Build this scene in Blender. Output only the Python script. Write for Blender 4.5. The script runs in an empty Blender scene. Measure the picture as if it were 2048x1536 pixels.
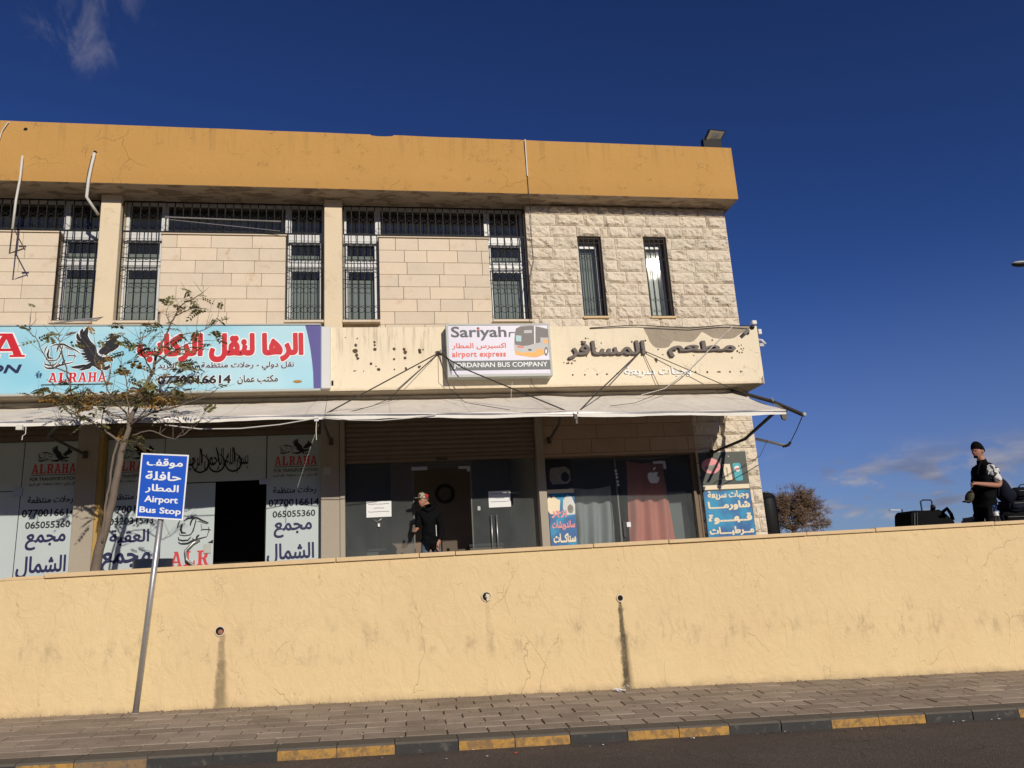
import bpy, bmesh, math, random
from mathutils import Vector, Matrix, Euler, noise as mnoise
from mathutils.geometry import tessellate_polygon
S = bpy.context.scene
COL = S.collection
RNG = random.Random(7)

# ------------------------------------------------------------------ camera
CAMROWS = ((0.98530795, 0.01752795, -0.16988529),
           (-0.16038071, -0.24695548, -0.95566261),
           (-0.05870491, 0.96886829, -0.24051605))
FOC = 1520.0
cd = bpy.data.cameras.new('camera'); cam = bpy.data.objects.new('camera', cd); COL.objects.link(cam)
cd.sensor_width = 36; cd.lens = 36 * FOC / 2048; cd.clip_start = 0.1; cd.clip_end = 6000
cam.matrix_world = Matrix(CAMROWS).to_4x4()
S.camera = cam
MC = Matrix(CAMROWS)

def at(px, py, Y):
    """point of the vertical plane y = Y that the photograph shows at (px, py)"""
    r = MC @ Vector((px - 1024, -(py - 768), -FOC))
    return r * (Y / r.y)

# ------------------------------------------------------------------ light
SUNV = Vector((0.30, -1.0, 0.43)).normalized()
EL = math.asin(SUNV.z); AZ = math.atan2(SUNV.x, SUNV.y)
sd = bpy.data.lights.new('sun', 'SUN'); sd.energy = 3.8; sd.angle = math.radians(0.5); sd.color = (1.0, 0.91, 0.78)
sun = bpy.data.objects.new('sun', sd); COL.objects.link(sun)
sun.rotation_euler = SUNV.to_track_quat('Z', 'Y').to_euler()
W = bpy.data.worlds.new('World'); S.world = W; W.use_nodes = True
wt = W.node_tree
for n in list(wt.nodes): wt.nodes.remove(n)
S.view_settings.view_transform = 'Standard'; S.view_settings.look = 'None'
S.view_settings.exposure = 0.0; S.view_settings.gamma = 1.0
S.view_settings.use_curve_mapping = False
S.render.engine = 'CYCLES'
S.cycles.max_bounces = 6; S.cycles.transparent_max_bounces = 12

class G:
    """small node writer"""
    def __init__(s, tree): s.t = tree
    def n(s, kind, **kw):
        x = s.t.nodes.new(kind)
        for k, v in kw.items(): setattr(x, k, v)
        return x
    def put(s, sock, v):
        if v is None: return
        if isinstance(v, bpy.types.NodeSocket): s.t.links.new(v, sock)
        elif isinstance(v, (int, float)) and sock.type == 'RGBA': sock.default_value = (v, v, v, 1)
        elif isinstance(v, tuple) and len(v) == 3 and sock.type == 'RGBA': sock.default_value = (*v, 1)
        else: sock.default_value = v
    def m(s, op, a, b=None, c=None, clamp=False):
        x = s.n('ShaderNodeMath', operation=op, use_clamp=clamp)
        s.put(x.inputs[0], a); s.put(x.inputs[1], b); s.put(x.inputs[2], c)
        return x.outputs[0]
    def noise(s, scale, vec=None, detail=4.0, rough=0.55, dist=0.0):
        x = s.n('ShaderNodeTexNoise'); s.put(x.inputs['Vector'], vec)
        x.inputs['Scale'].default_value = scale; x.inputs['Detail'].default_value = detail
        x.inputs['Roughness'].default_value = rough; x.inputs['Distortion'].default_value = dist
        return x.outputs[0]
    def mix(s, f, a, b, mode='MIX'):
        x = s.n('ShaderNodeMix', data_type='RGBA', blend_type=mode)
        s.put(x.inputs[0], f); s.put(x.inputs[6], a); s.put(x.inputs[7], b)
        return x.outputs[2]
    def step(s, v, lo, hi):
        x = s.n('ShaderNodeMapRange', interpolation_type='SMOOTHSTEP')
        s.put(x.inputs[0], v); x.inputs[1].default_value = lo; x.inputs[2].default_value = hi
        return x.outputs[0]
    def scale(s, vec, k):
        x = s.n('ShaderNodeVectorMath', operation='MULTIPLY'); s.put(x.inputs[0], vec); x.inputs[1].default_value = k
        return x.outputs[0]
    def sep(s, vec):
        x = s.n('ShaderNodeSeparateXYZ'); s.put(x.inputs[0], vec); return x.outputs

# sky: clear evening sky with a belt of small clouds over the horizon and one thin wisp
g = G(wt)
sky = g.n('ShaderNodeTexSky', sky_type='NISHITA'); sky.sun_disc = False
sky.sun_elevation = EL; sky.sun_rotation = AZ
sky.altitude = 900; sky.air_density = 0.75; sky.dust_density = 0.25; sky.ozone_density = 4.0
tc = g.n('ShaderNodeTexCoord'); dv = tc.outputs['Generated']
xyz = g.sep(dv)
cn = g.noise(7.5, g.scale(dv, (1.0, 1.0, 2.4)), 6, 0.55)
cn2 = g.noise(22.0, g.scale(dv, (1.0, 1.0, 2.0)), 5, 0.6)
belt = g.m('MULTIPLY', g.step(xyz[2], 0.0, 0.03), g.m('SUBTRACT', 1.0, g.step(xyz[2], 0.075, 0.135)))
cl = g.step(g.m('ADD', cn, g.m('MULTIPLY', g.m('SUBTRACT', cn2, 0.5), 0.45)), 0.45, 0.60)
cl = g.m('MULTIPLY', cl, belt)
veil = g.m('MULTIPLY', g.m('SUBTRACT', 1.0, g.step(xyz[2], -0.02, 0.36)), 0.60)
wd = at(152, 55, 100).normalized()
dot = g.n('ShaderNodeVectorMath', operation='DOT_PRODUCT'); g.put(dot.inputs[0], dv); dot.inputs[1].default_value = wd
wn = g.noise(11.0, g.scale(dv, (2.0, 1.0, 0.9)), 6, 0.62, 0.9)
wisp = g.m('MULTIPLY', g.step(dot.outputs['Value'], 0.9984, 0.99995), g.step(wn, 0.43, 0.72))
wd2 = at(262, 30, 100).normalized()
dot2 = g.n('ShaderNodeVectorMath', operation='DOT_PRODUCT'); g.put(dot2.inputs[0], dv); dot2.inputs[1].default_value = wd2
wisp2 = g.m('MULTIPLY', g.m('MULTIPLY', g.step(dot2.outputs['Value'], 0.9990, 1.0), g.step(wn, 0.42, 0.75)), 0.5)
wisp = g.m('MULTIPLY', g.m('ADD', wisp, wisp2), 0.40)
SKYGAIN = 0.055
gm = g.n('ShaderNodeGamma'); g.put(gm.inputs[0], g.mix(1.0, sky.outputs[0], (0.70, 0.88, 1.30), 'MULTIPLY')); gm.inputs[1].default_value = 1.3
c0 = g.mix(1.0, gm.outputs[0], (0.96, 0.79, 0.645), 'MULTIPLY')
shade = g.step(g.noise(9.0, g.scale(dv, (1, 1, 4.0)), 4), 0.35, 0.7)
ccol = g.mix(shade, (3.0, 3.1, 4.3), (8.2, 7.5, 7.3))
c1 = g.mix(veil, c0, (2.7, 3.35, 5.4))
c2 = g.mix(g.m('MULTIPLY', cl, 0.75), c1, ccol)
c3 = g.mix(wisp, c2, (4.6, 4.6, 6.0))
bg = g.n('ShaderNodeBackground'); g.put(bg.inputs[0], c3); bg.inputs[1].default_value = SKYGAIN
wo = g.n('ShaderNodeOutputWorld'); wt.links.new(bg.outputs[0], wo.inputs[0])

# ------------------------------------------------------------------ materials
def mat(name, col, rough=0.85, var=0.10, vs=2.0, fine=0.05, fs=45, bump=0.15, bs=60, bd=0.01, metal=0.0, spec=0.35, rnd=0.0, extra=None, coords='Object', emis=None):
    M = bpy.data.materials.new(name); M.use_nodes = True; t = M.node_tree
    for n in list(t.nodes): t.nodes.remove(n)
    g = G(t)
    vec = g.n('ShaderNodeTexCoord').outputs['Object'] if coords == 'Object' else g.n('ShaderNodeNewGeometry').outputs['Position']
    n1 = g.noise(vs, vec, 5, 0.6); n2 = g.noise(fs, vec, 3, 0.6)
    k = g.m('ADD', 1.0, g.m('ADD', g.m('MULTIPLY', g.m('SUBTRACT', n1, 0.5), var * 3), g.m('MULTIPLY', g.m('SUBTRACT', n2, 0.5), fine * 3)))
    if rnd:
        oi = g.n('ShaderNodeObjectInfo')
        k = g.m('ADD', k, g.m('MULTIPLY', g.m('SUBTRACT', oi.outputs['Random'], 0.5), rnd * 2))
    cc = g.mix(1.0, tuple(col), k, 'MULTIPLY')
    h = g.noise(bs, vec, 4, 0.6)
    if extra: cc, h = extra(g, vec, cc, h)
    p = g.n('ShaderNodeBsdfPrincipled')
    g.put(p.inputs['Base Color'], cc); p.inputs['Roughness'].default_value = rough
    p.inputs['Metallic'].default_value = metal
    p.inputs['Specular IOR Level'].default_value = spec
    if bump:
        b = g.n('ShaderNodeBump'); b.inputs['Strength'].default_value = bump; b.inputs['Distance'].default_value = bd
        g.put(b.inputs['Height'], h); t.links.new(b.outputs[0], p.inputs['Normal'])
    o = g.n('ShaderNodeOutputMaterial'); t.links.new(p.outputs[0], o.inputs[0])
    return M

def cracks(g, vec, scale, thr, width, warp=0.35):
    """thin wandering cracks that come and go"""
    wn = g.n('ShaderNodeTexNoise'); g.put(wn.inputs['Vector'], vec); wn.inputs['Scale'].default_value = scale * 2.2; wn.inputs['Detail'].default_value = 5
    ad = g.n('ShaderNodeVectorMath', operation='MULTIPLY_ADD'); g.put(ad.inputs[0], wn.outputs['Color']); ad.inputs[1].default_value = (warp, warp, warp); g.put(ad.inputs[2], vec)
    v = g.n('ShaderNodeTexVoronoi', feature='DISTANCE_TO_EDGE'); g.put(v.inputs['Vector'], ad.outputs[0]); v.inputs['Scale'].default_value = scale
    line = g.m('SUBTRACT', 1.0, g.step(v.outputs['Distance'], 0.0, width))
    gate = g.step(g.noise(scale * 0.8, vec, 3, 0.5), thr, thr + 0.07)
    return g.m('MULTIPLY', line, gate)

def streak(g, vec, x0, ztop, length, w, wob=0.09):
    s = g.sep(vec)
    n = g.noise(6.0, g.scale(vec, (2.0, 0, 1.4)), 6, .7)
    t = g.m('DIVIDE', g.m('SUBTRACT', ztop, s[2]), length)            # 0 top .. 1 bottom
    dx = g.m('ABSOLUTE', g.m('SUBTRACT', g.m('ADD', s[0], g.m('MULTIPLY', g.m('SUBTRACT', n, 0.5), wob)), x0))
    wd = g.m('MULTIPLY', g.m('ADD', 0.55, g.m('MULTIPLY', t, 0.6)), w)
    a = g.m('SUBTRACT', 1.0, g.step(g.m('DIVIDE', dx, wd), 0.35, 1.0))
    b = g.m('MULTIPLY', g.step(t, 0.0, 0.02), g.m('SUBTRACT', 1.0, g.step(t, 0.75, 1.05)))
    return g.m('MULTIPLY', g.m('MULTIPLY', a, b), g.m('ADD', 0.05, g.m('MULTIPLY', n, 1.8)), clamp=True)

def ex_wall(g, vec, c, h):
    cr = cracks(g, g.scale(vec, (1.3, 1, .8)), 1.25, 0.53, 0.0065)
    cr2 = cracks(g, g.scale(vec, (1.4, 1.0, 0.6)), 3.4, 0.56, 0.013)
    crk = g.m('MAXIMUM', cr, g.m('MULTIPLY', cr2, 0.7))
    big = g.noise(0.8, vec, 4)
    c = g.mix(g.m('MULTIPLY', g.step(big, 0.35, 0.7), 0.35), c, (0.66, 0.47, 0.27))
    s = g.sep(vec)
    # grimy scuffs in a belt half way up the wall
    zz = g.m('ADD', s[2], g.m('MULTIPLY', s[0], 0.037))
    bl = g.m('MULTIPLY', g.step(zz, -1.05, -0.80), g.m('SUBTRACT', 1.0, g.step(zz, -0.75, -0.35)))
    sc = g.m('MULTIPLY', bl, g.step(g.noise(3.2, g.scale(vec, (1.6, 1, 0.8)), 6, 0.65), 0.49, 0.68))
    c = g.mix(g.m('MULTIPLY', sc, 0.34), c, (0.21, 0.16, 0.10))
    # splash dirt along the foot
    ft = g.m('SUBTRACT', 1.0, g.step(g.m('ADD', zz, g.m('MULTIPLY', g.noise(5, vec, 5), 0.22)), -1.36, -1.20))
    c = g.mix(g.m('MULTIPLY', ft, 0.55), c, (0.30, 0.225, 0.14))
    c = g.mix(g.m('MULTIPLY', crk, 0.38), c, (0.30, 0.20, 0.10))
    for (x0, zt, ln, w, a) in ((-1.93, -0.50, 0.98, 0.085, 0.5), (3.035, -0.44, 1.22, 0.062, 0.85), (3.05, -0.85, 0.85, 0.11, 0.45), (1.29, -0.34, 0.7, 0.06, 0.12), (-1.92, -0.8, 0.75, 0.13, 0.25)):
        c = g.mix(g.m('MULTIPLY', streak(g, vec, x0, zt, ln, w), a, clamp=True), c, (0.055, 0.045, 0.032))
    soft = g.m('ADD', g.noise(4.5, g.scale(vec, (1.2, 1, .85)), 6, .66, 1.2), g.m('MULTIPLY', g.noise(1.6, vec, 3), .8))
    hh = g.m('ADD', g.m('MULTIPLY', h, 0.22), g.m('SUBTRACT', g.m('MULTIPLY', soft, 1.3), g.m('MULTIPLY', crk, 0.55)))
    return c, hh

def ex_orange(g, vec, c, h):
    cr = cracks(g, vec, 1.2, 0.55, 0.006)
    cr2 = cracks(g, vec, 5.0, 0.59, 0.016)
    crk = g.m('MAXIMUM', cr, cr2)
    s = g.sep(vec)
    dr = g.m('MULTIPLY', g.step(s[2], 7.35, 8.1), g.step(g.noise(5, g.scale(vec, (2.2, 1, .12)), 4), 0.5, 0.75))
    c = g.mix(g.m('MULTIPLY', dr, 0.42), c, (0.30, 0.17, 0.06))
    lo = g.m('SUBTRACT', 1.0, g.step(s[2], 7.0, 7.35))
    c = g.mix(g.m('MULTIPLY', lo, 0.25), c, (0.36, 0.19, 0.055))
    c = g.mix(g.m('MULTIPLY', crk, 0.45), c, (0.20, 0.10, 0.03))
    soft = g.noise(6, vec, 5, .6)
    return c, g.m('ADD', g.m('MULTIPLY', h, 0.35), g.m('SUBTRACT', soft, g.m('MULTIPLY', crk, 0.6)))

def ex_band(g, vec, c, h):
    s = g.sep(vec)
    dr = g.step(g.noise(4.5, g.scale(vec, (3.0, 1, .25)), 5, .65), 0.47, 0.72)
    left = g.m('SUBTRACT', 1.0, g.step(s[0], 0.7, 1.15))
    top = g.step(s[2], 3.35, 4.2)
    c = g.mix(g.m('MULTIPLY', g.m('MULTIPLY', dr, top), g.m('ADD', 0.12, g.m('MULTIPLY', left, 0.5))), c, (0.25, 0.17, 0.10))
    bot = g.m('SUBTRACT', 1.0, g.step(g.m('ADD', s[2], g.m('MULTIPLY', g.noise(7, vec), 0.1)), 3.17, 3.24))
    c = g.mix(g.m('MULTIPLY', bot, 0.35), c, (0.38, 0.26, 0.13))
    crk = cracks(g, vec, 2.0, 0.53, 0.012)
    c = g.mix(g.m('MULTIPLY', crk, 0.35), c, (0.3, 0.2, 0.1))
    return c, g.m('SUBTRACT', h, crk)

def ex_stone(g, vec, c, h):
    oi = g.n('ShaderNodeObjectInfo')
    ps = g.n('ShaderNodeNewGeometry').outputs['Position']
    rust = g.m('MULTIPLY', g.step(g.noise(4.2, ps, 6, .68, .6), 0.545, 0.70), g.step(g.noise(1.1, ps, 2), 0.42, 0.62))
    c = g.mix(g.m('MULTIPLY', rust, 0.62), c, (0.47, 0.29, 0.15))
    c = g.mix(g.m('MULTIPLY', g.step(oi.outputs['Random'], 0.5, 1.0), 0.28), c, (0.72, 0.55, 0.40))
    return c, h

def ex_paver(g, vec, c, h):
    ps = g.n('ShaderNodeNewGeometry').outputs['Position']
    d = g.step(g.noise(1.3, ps, 6, .68), 0.40, 0.66)
    c = g.mix(g.m('MULTIPLY', d, 0.45), c, (0.16, 0.122, 0.085))
    sp = g.step(g.noise(9, ps, 4, .7), 0.62, 0.70)
    c = g.mix(g.m('MULTIPLY', sp, 0.5), c, (0.10, 0.08, 0.06))
    return c, h

def ex_road(g, vec, c, h):
    v = g.n('ShaderNodeTexVoronoi'); g.put(v.inputs['Vector'], vec); v.inputs['Scale'].default_value = 75
    ch = g.step(v.outputs['Color'], 0.62, 0.9)
    c = g.mix(g.m('MULTIPLY', ch, 0.5), c, (0.20, 0.16, 0.125))
    pa = g.step(g.noise(0.9, vec, 5, .6), 0.42, 0.62)
    c = g.mix(g.m('MULTIPLY', pa, 0.4), c, (0.055, 0.044, 0.038))
    cr = cracks(g, vec, 1.6, 0.52, 0.016)
    c = g.mix(g.m('MULTIPLY', cr, 0.6), c, (0.02, 0.017, 0.015))
    dust = g.step(g.sep(vec)[1], 7.2, 8.0)
    c = g.mix(g.m('MULTIPLY', dust, g.m('MULTIPLY', g.noise(6, vec, 4), 0.6)), c, (0.17, 0.125, 0.085))
    return c, g.m('ADD', g.m('MULTIPLY', v.outputs['Distance'], -0.8), g.m('MULTIPLY', h, 0.5))

def ex_worn(col2, lo=0.5, hi=0.62, sc=9, a=0.8):
    def f(g, vec, c, h):
        ps = g.n('ShaderNodeNewGeometry').outputs['Position']
        w = g.step(g.noise(sc, ps, 6, .68, .4), lo, hi)
        return g.mix(g.m('MULTIPLY', w, a), c, col2), h
    return f

def ex_soffit(g, vec, c, h):
    ps = g.n('ShaderNodeNewGeometry').outputs['Position']
    w = g.step(g.noise(2.6, g.scale(ps, (1, 2.5, 1)), 5, .62, .8), 0.47, 0.60)
    return g.mix(g.m('MULTIPLY', w, 0.7), c, (0.14, 0.095, 0.06)), h

M = {}
M['wall'] = mat('ochre_render', (0.695, 0.540, 0.300), 0.9, 0.04, 1.1, 0.03, 40, 0.48, 26, 0.035, spec=0.15, extra=ex_wall, coords='P')
M['orange'] = mat('orange_render', (0.50, 0.285, 0.090), 0.9, 0.05, 0.9, 0.03, 40, 0.6, 30, 0.02, spec=0.15, extra=ex_orange, coords='P')
M['band'] = mat('cream_render', (0.77, 0.675, 0.50), 0.88, 0.06, 1.3, 0.03, 40, 0.35, 30, 0.012, spec=0.2, extra=ex_band, coords='P')
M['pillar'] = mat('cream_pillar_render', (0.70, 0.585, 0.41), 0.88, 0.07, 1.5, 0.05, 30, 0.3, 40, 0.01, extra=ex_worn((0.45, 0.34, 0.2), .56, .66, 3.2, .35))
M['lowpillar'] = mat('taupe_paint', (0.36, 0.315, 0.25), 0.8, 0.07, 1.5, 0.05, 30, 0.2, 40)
M['yellowpaint'] = mat('yellow_paint', (0.42, 0.27, 0.085), 0.8, 0.1, 3)
M['soffit'] = mat('stained_concrete', (0.40, 0.32, 0.235), 0.9, 0.1, 2, 0.05, 30, 0.3, 30, extra=ex_soffit)
M['concrete'] = mat('bare_concrete', (0.34, 0.285, 0.215), 0.95, 0.16, 3.5, 0.10, 22, 0.7, 16, 0.02)
M['smooth'] = mat('sawn_limestone', (0.66, 0.56, 0.425), 0.75, 0.06, 3, 0.05, 25, 0.15, 45, 0.005, rnd=0.06, extra=ex_stone)
M['rock'] = mat('rock_faced_limestone', (0.69, 0.605, 0.475), 0.9, 0.06, 3, 0.06, 30, 1.0, 16, 0.04, rnd=0.05, extra=ex_worn((0.50, 0.35, 0.2), .60, .68, 5, .5))
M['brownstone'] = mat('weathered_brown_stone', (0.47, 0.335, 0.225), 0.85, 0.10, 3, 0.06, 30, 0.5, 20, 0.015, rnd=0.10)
M['joint'] = mat('dark_mortar', (0.28, 0.215, 0.16), 0.95)
M['coping'] = mat('coping_stone', (0.64, 0.475, 0.27), 0.85, 0.10, 3, 0.06, 30, 0.3, 30)
M['paver'] = mat('paving_brick', (0.315, 0.258, 0.20), 0.9, 0.12, 6, 0.12, 40, 0.45, 50, 0.008, rnd=0.16, extra=ex_paver)
M['sand'] = mat('joint_sand', (0.155, 0.125, 0.09), 0.95, 0.15, 4)
M['road'] = mat('asphalt', (0.088, 0.071, 0.061), 0.9, 0.16, 1.5, 0.32, 42, 0.8, 120, 0.01, extra=ex_road)
M['kerbtop'] = mat('kerb_concrete_dirty', (0.115, 0.100, 0.080), 0.9, 0.18, 3, 0.1, 40, 0.4, 40)
M['kerby'] = mat('kerb_paint_yellow', (0.42, 0.235, 0.058), 0.8, 0.14, 4, 0.1, 40, 0.4, 40, extra=ex_worn((0.15, 0.10, 0.06), .42, .60, 11, .75))
M['kerbk'] = mat('kerb_paint_black', (0.036, 0.036, 0.035), 0.75, 0.2, 4, 0.1, 40, 0.4, 40, extra=ex_worn((0.13, 0.115, 0.09), .55, .68, 8, .6))
M['ground'] = mat('dry_ground', (0.24, 0.19, 0.13), 0.95, 0.2, 0.1, 0.05, 3, 0.2, 3)
M['terrace'] = mat('terrace_concrete', (0.30, 0.26, 0.20), 0.9, 0.12, 1)
M['white'] = mat('white_aluminium', (0.58, 0.59, 0.58), 0.45, 0.03, 3, bump=0, spec=0.5)
M['iron'] = mat('black_iron', (0.012, 0.012, 0.012), 0.6, 0.1, 8, bump=0, spec=0.2)
M['galv'] = mat('galvanised_steel', (0.46, 0.46, 0.46), 0.42, 0.12, 14, 0.06, 90, 0.1, 60, metal=0.65, spec=0.5)
M['bracket'] = mat('dark_bracket_steel', (0.085, 0.075, 0.062), 0.55, 0.15, 9, metal=0.3)
M['silver'] = mat('brushed_steel', (0.52, 0.52, 0.50), 0.42, 0.05, 9, metal=0.9, bump=0)
M['shutter'] = mat('brown_shutter_steel', (0.215, 0.170, 0.125), 0.6, 0.12, 3, 0.05, 40, 0.1, 40)
M['brownframe'] = mat('bronze_aluminium', (0.135, 0.092, 0.056), 0.5, 0.1, 4, metal=0.2)
M['film'] = mat('white_window_film', (0.455, 0.52, 0.525), 0.42, 0.035, 1.2, 0.01, 30, 0.0, spec=0.5)
M['filmline'] = mat('film_joint', (0.16, 0.16, 0.15), 0.6)
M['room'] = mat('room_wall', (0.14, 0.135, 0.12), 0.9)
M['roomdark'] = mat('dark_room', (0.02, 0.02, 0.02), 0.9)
M['brownwall'] = mat('brown_room_wall', (0.21, 0.155, 0.115), 0.85)
M['curtain'] = mat('grey_curtain', (0.26, 0.28, 0.265), 0.9, 0.12, 1.5, extra=None)
M['palecurtain'] = mat('pale_curtain', (0.62, 0.63, 0.60), 0.9, 0.10, 1.5)
M['pink'] = mat('pink_cloth', (0.80, 0.30, 0.23), 0.9, 0.1, 2)
M['greycloth'] = mat('grey_cloth', (0.42, 0.43, 0.42), 0.9, 0.1, 2)
def ex_fabric(g, vec, c, h):
    ps = g.n('ShaderNodeNewGeometry').outputs['Position']; s = g.sep(ps)
    fr = g.m('FRACT', g.m('DIVIDE', g.m('ADD', s[0], 20.0), 1.22))
    seam = g.m('SUBTRACT', 1.0, g.step(g.m('ABSOLUTE', g.m('SUBTRACT', fr, 0.5)), 0.006, 0.014))
    w = g.step(g.noise(2.2, g.scale(ps, (1.6, .7, 1)), 6, .68, .5), .50, .70)
    c = g.mix(g.m('MULTIPLY', w, .30), c, (0.44, 0.37, 0.27))
    return g.mix(g.m('MULTIPLY', seam, .35), c, (0.38, 0.33, 0.26)), g.m('ADD', g.noise(5, g.scale(ps, (1, .4, 1)), 4), g.m('MULTIPLY', h, .2))
M['fabric'] = mat('awning_canvas', (0.745, 0.69, 0.595), 0.85, 0.05, 1.6, 0.02, 60, 0.55, 90, 0.03, extra=ex_fabric)
M['hem'] = mat('awning_hem', (0.74, 0.71, 0.64), 0.7, 0.06, 5)
M['cable'] = mat('black_cable', (0.045, 0.038, 0.032), 0.7, bump=0)
M['whitecable'] = mat('white_cable', (0.62, 0.60, 0.54), 0.6, bump=0)
M['glue'] = mat('old_glue', (0.095, 0.065, 0.042), 0.95, 0.3, 20)
M['skyblue'] = mat('light_blue_vinyl', (0.255, 0.565, 0.70), 0.4, 0.02, 1, bump=0, extra=lambda g, v, c, h: (g.mix(g.step(g.noise(0.55, v, 2), 0.35, 0.65), c, (0.42, 0.66, 0.735)), h))
M['purple'] = mat('purple_vinyl', (0.085, 0.075, 0.27), 0.4, 0.02, bump=0)
M['red'] = mat('red_vinyl', (0.54, 0.018, 0.028), 0.45, 0.02, bump=0)
M['redfaded'] = mat('red_film_print', (0.56, 0.055, 0.06), 0.45, 0.04, bump=0)
M['navy'] = mat('navy_print', (0.018, 0.020, 0.075), 0.5, 0.02, bump=0)
M['black'] = mat('black_print', (0.014, 0.014, 0.018), 0.5, 0.02, bump=0)
M['pwhite'] = mat('white_print', (0.78, 0.80, 0.80), 0.5, 0.02, bump=0)
M['signwhite'] = mat('sign_face_lilac', (0.60, 0.585, 0.68), 0.4, 0.03, 6, bump=0)
M['signgrey'] = mat('sign_grey_strip', (0.115, 0.125, 0.125), 0.5, 0.04, bump=0)
M['signbox'] = mat('sign_box_aluminium', (0.42, 0.435, 0.40), 0.5, 0.04, 4, bump=0)
M['sgrey'] = mat('dark_grey_print', (0.075, 0.078, 0.095), 0.5, bump=0)
M['coral'] = mat('coral_print', (0.72, 0.13, 0.085), 0.5, bump=0)
M['busorange'] = mat('bus_orange_print', (0.80, 0.40, 0.10), 0.5, bump=0)
M['busgrey'] = mat('bus_grey_print', (0.46, 0.46, 0.44), 0.5, bump=0)
M['busdark'] = mat('bus_glass_print', (0.15, 0.13, 0.125), 0.5, bump=0)
M['busteal'] = mat('bus_teal_print', (0.36, 0.56, 0.56), 0.5, bump=0)
M['letter'] = mat('weathered_letter_metal', (0.115, 0.095, 0.085), 0.6, 0.25, 7, 0.1, 40, 0.2, 40, metal=0.2)
M['roadblue'] = mat('blue_sign_sheet', (0.008, 0.085, 0.52), 0.35, 0.02, bump=0, spec=0.5)
M['posterblue'] = mat('poster_blue', (0.028, 0.115, 0.30), 0.5, 0.3, 2.2, bump=0, extra=lambda g, v, c, h: (g.mix(g.step(g.noise(2.4, g.n('ShaderNodeNewGeometry').outputs['Position'], 3), .42, .62), c, (0.022, 0.26, 0.46)), h))
M['posterdark'] = mat('poster_dark', (0.050, 0.060, 0.050), 0.45, 0.1, 3, bump=0)
M['posterdk2'] = mat('poster_black', (0.016, 0.018, 0.022), 0.45, 0.1, 3, bump=0)
M['cream'] = mat('cream_print', (0.74, 0.64, 0.46), 0.5, 0.05, bump=0)
M['posterpink'] = mat('pink_print', (0.70, 0.28, 0.28), 0.5, 0.1, 8, bump=0)
M['teal'] = mat('teal_print', (0.06, 0.36, 0.42), 0.5, 0.1, 8, bump=0)
M['foodgrey'] = mat('food_print', (0.20, 0.195, 0.17), 0.5, 0.45, 11, 0.2, 40, bump=0)
M['paper'] = mat('white_paper', (0.74, 0.75, 0.75), 0.7, 0.02, bump=0)
M['bark'] = mat('grey_bark', (0.165, 0.130, 0.100), 0.9, 0.2, 8, 0.15, 60, 0.6, 50, 0.01)
M['leafg'] = mat('olive_leaf', (0.16, 0.15, 0.05), 0.6, 0.3, 3, 0.1, 30, 0, coords='P')
M['leafy'] = mat('yellowing_leaf', (0.33, 0.19, 0.05), 0.6, 0.3, 3, 0.1, 30, 0, coords='P')
M['twig'] = mat('dry_twig', (0.21, 0.14, 0.10), 0.9, 0.2, 2, bump=0)
M['bushleaf'] = mat('dry_bush_leaf', (0.19, 0.125, 0.07), 0.8, 0.3, 2, bump=0)
M['skin'] = mat('skin', (0.36, 0.175, 0.115), 0.6, 0.08, 12, bump=0)
M['blackcloth'] = mat('black_cloth', (0.0055, 0.006, 0.007), 0.9, 0.2, 12, 0.1, 80, 0.25, 30, spec=0.05)
M['darkcloth'] = mat('charcoal_cloth', (0.009, 0.010, 0.013), 0.9, 0.2, 12, spec=0.05)
M['jeans'] = mat('blue_jeans', (0.085, 0.12, 0.17), 0.9, 0.2, 12)
M['printshirt'] = mat('printed_shirt', (0.62, 0.62, 0.60), 0.8, 0.05, bump=0, extra=lambda g, v, c, h: (g.mix(g.step(g.noise(16, v, 3), .50, .56), c, (0.03, 0.03, 0.03)), h))
M['navycloth'] = mat('navy_bag_cloth', (0.012, 0.013, 0.024), 0.8, 0.2, 9, spec=0.05)
M['blackbag'] = mat('black_bag_cloth', (0.0075, 0.008, 0.009), 0.8, 0.25, 9, 0.1, 60, 0.3, 30, spec=0.05)
M['camo'] = mat('camouflage_cloth', (0.10, 0.085, 0.055), 0.9, 0.1, bump=0, extra=lambda g, v, c, h: (g.mix(g.step(g.noise(22, v, 2), .5, .53), c, (0.42, 0.38, 0.30)), h))
M['redcloth'] = mat('red_cloth', (0.45, 0.03, 0.03), 0.9, 0.1)
M['olivecloth'] = mat('olive_cloth', (0.055, 0.050, 0.030), 0.9, 0.1)
M['plastic'] = mat('black_plastic', (0.010, 0.010, 0.012), 0.55, 0.05, bump=0, spec=0.5)
M['greyplastic'] = mat('grey_plastic', (0.12, 0.12, 0.11), 0.6, 0.1, bump=0)
M['lampglass'] = mat('lamp_reflector', (0.42, 0.36, 0.27), 0.25, 0.1, 9, bump=0, metal=0.35)
M['rust'] = mat('clay_pipe', (0.30, 0.14, 0.085), 0.9, 0.2, 20)
M['hole'] = mat('pipe_inside', (0.012, 0.010, 0.008), 0.95, bump=0)
M['rim'] = mat('pale_mortar_rim', (0.66, 0.56, 0.40), 0.9, 0.1)
M['dryleaf'] = mat('dry_leaf', (0.13, 0.075, 0.035), 0.8)

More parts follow.
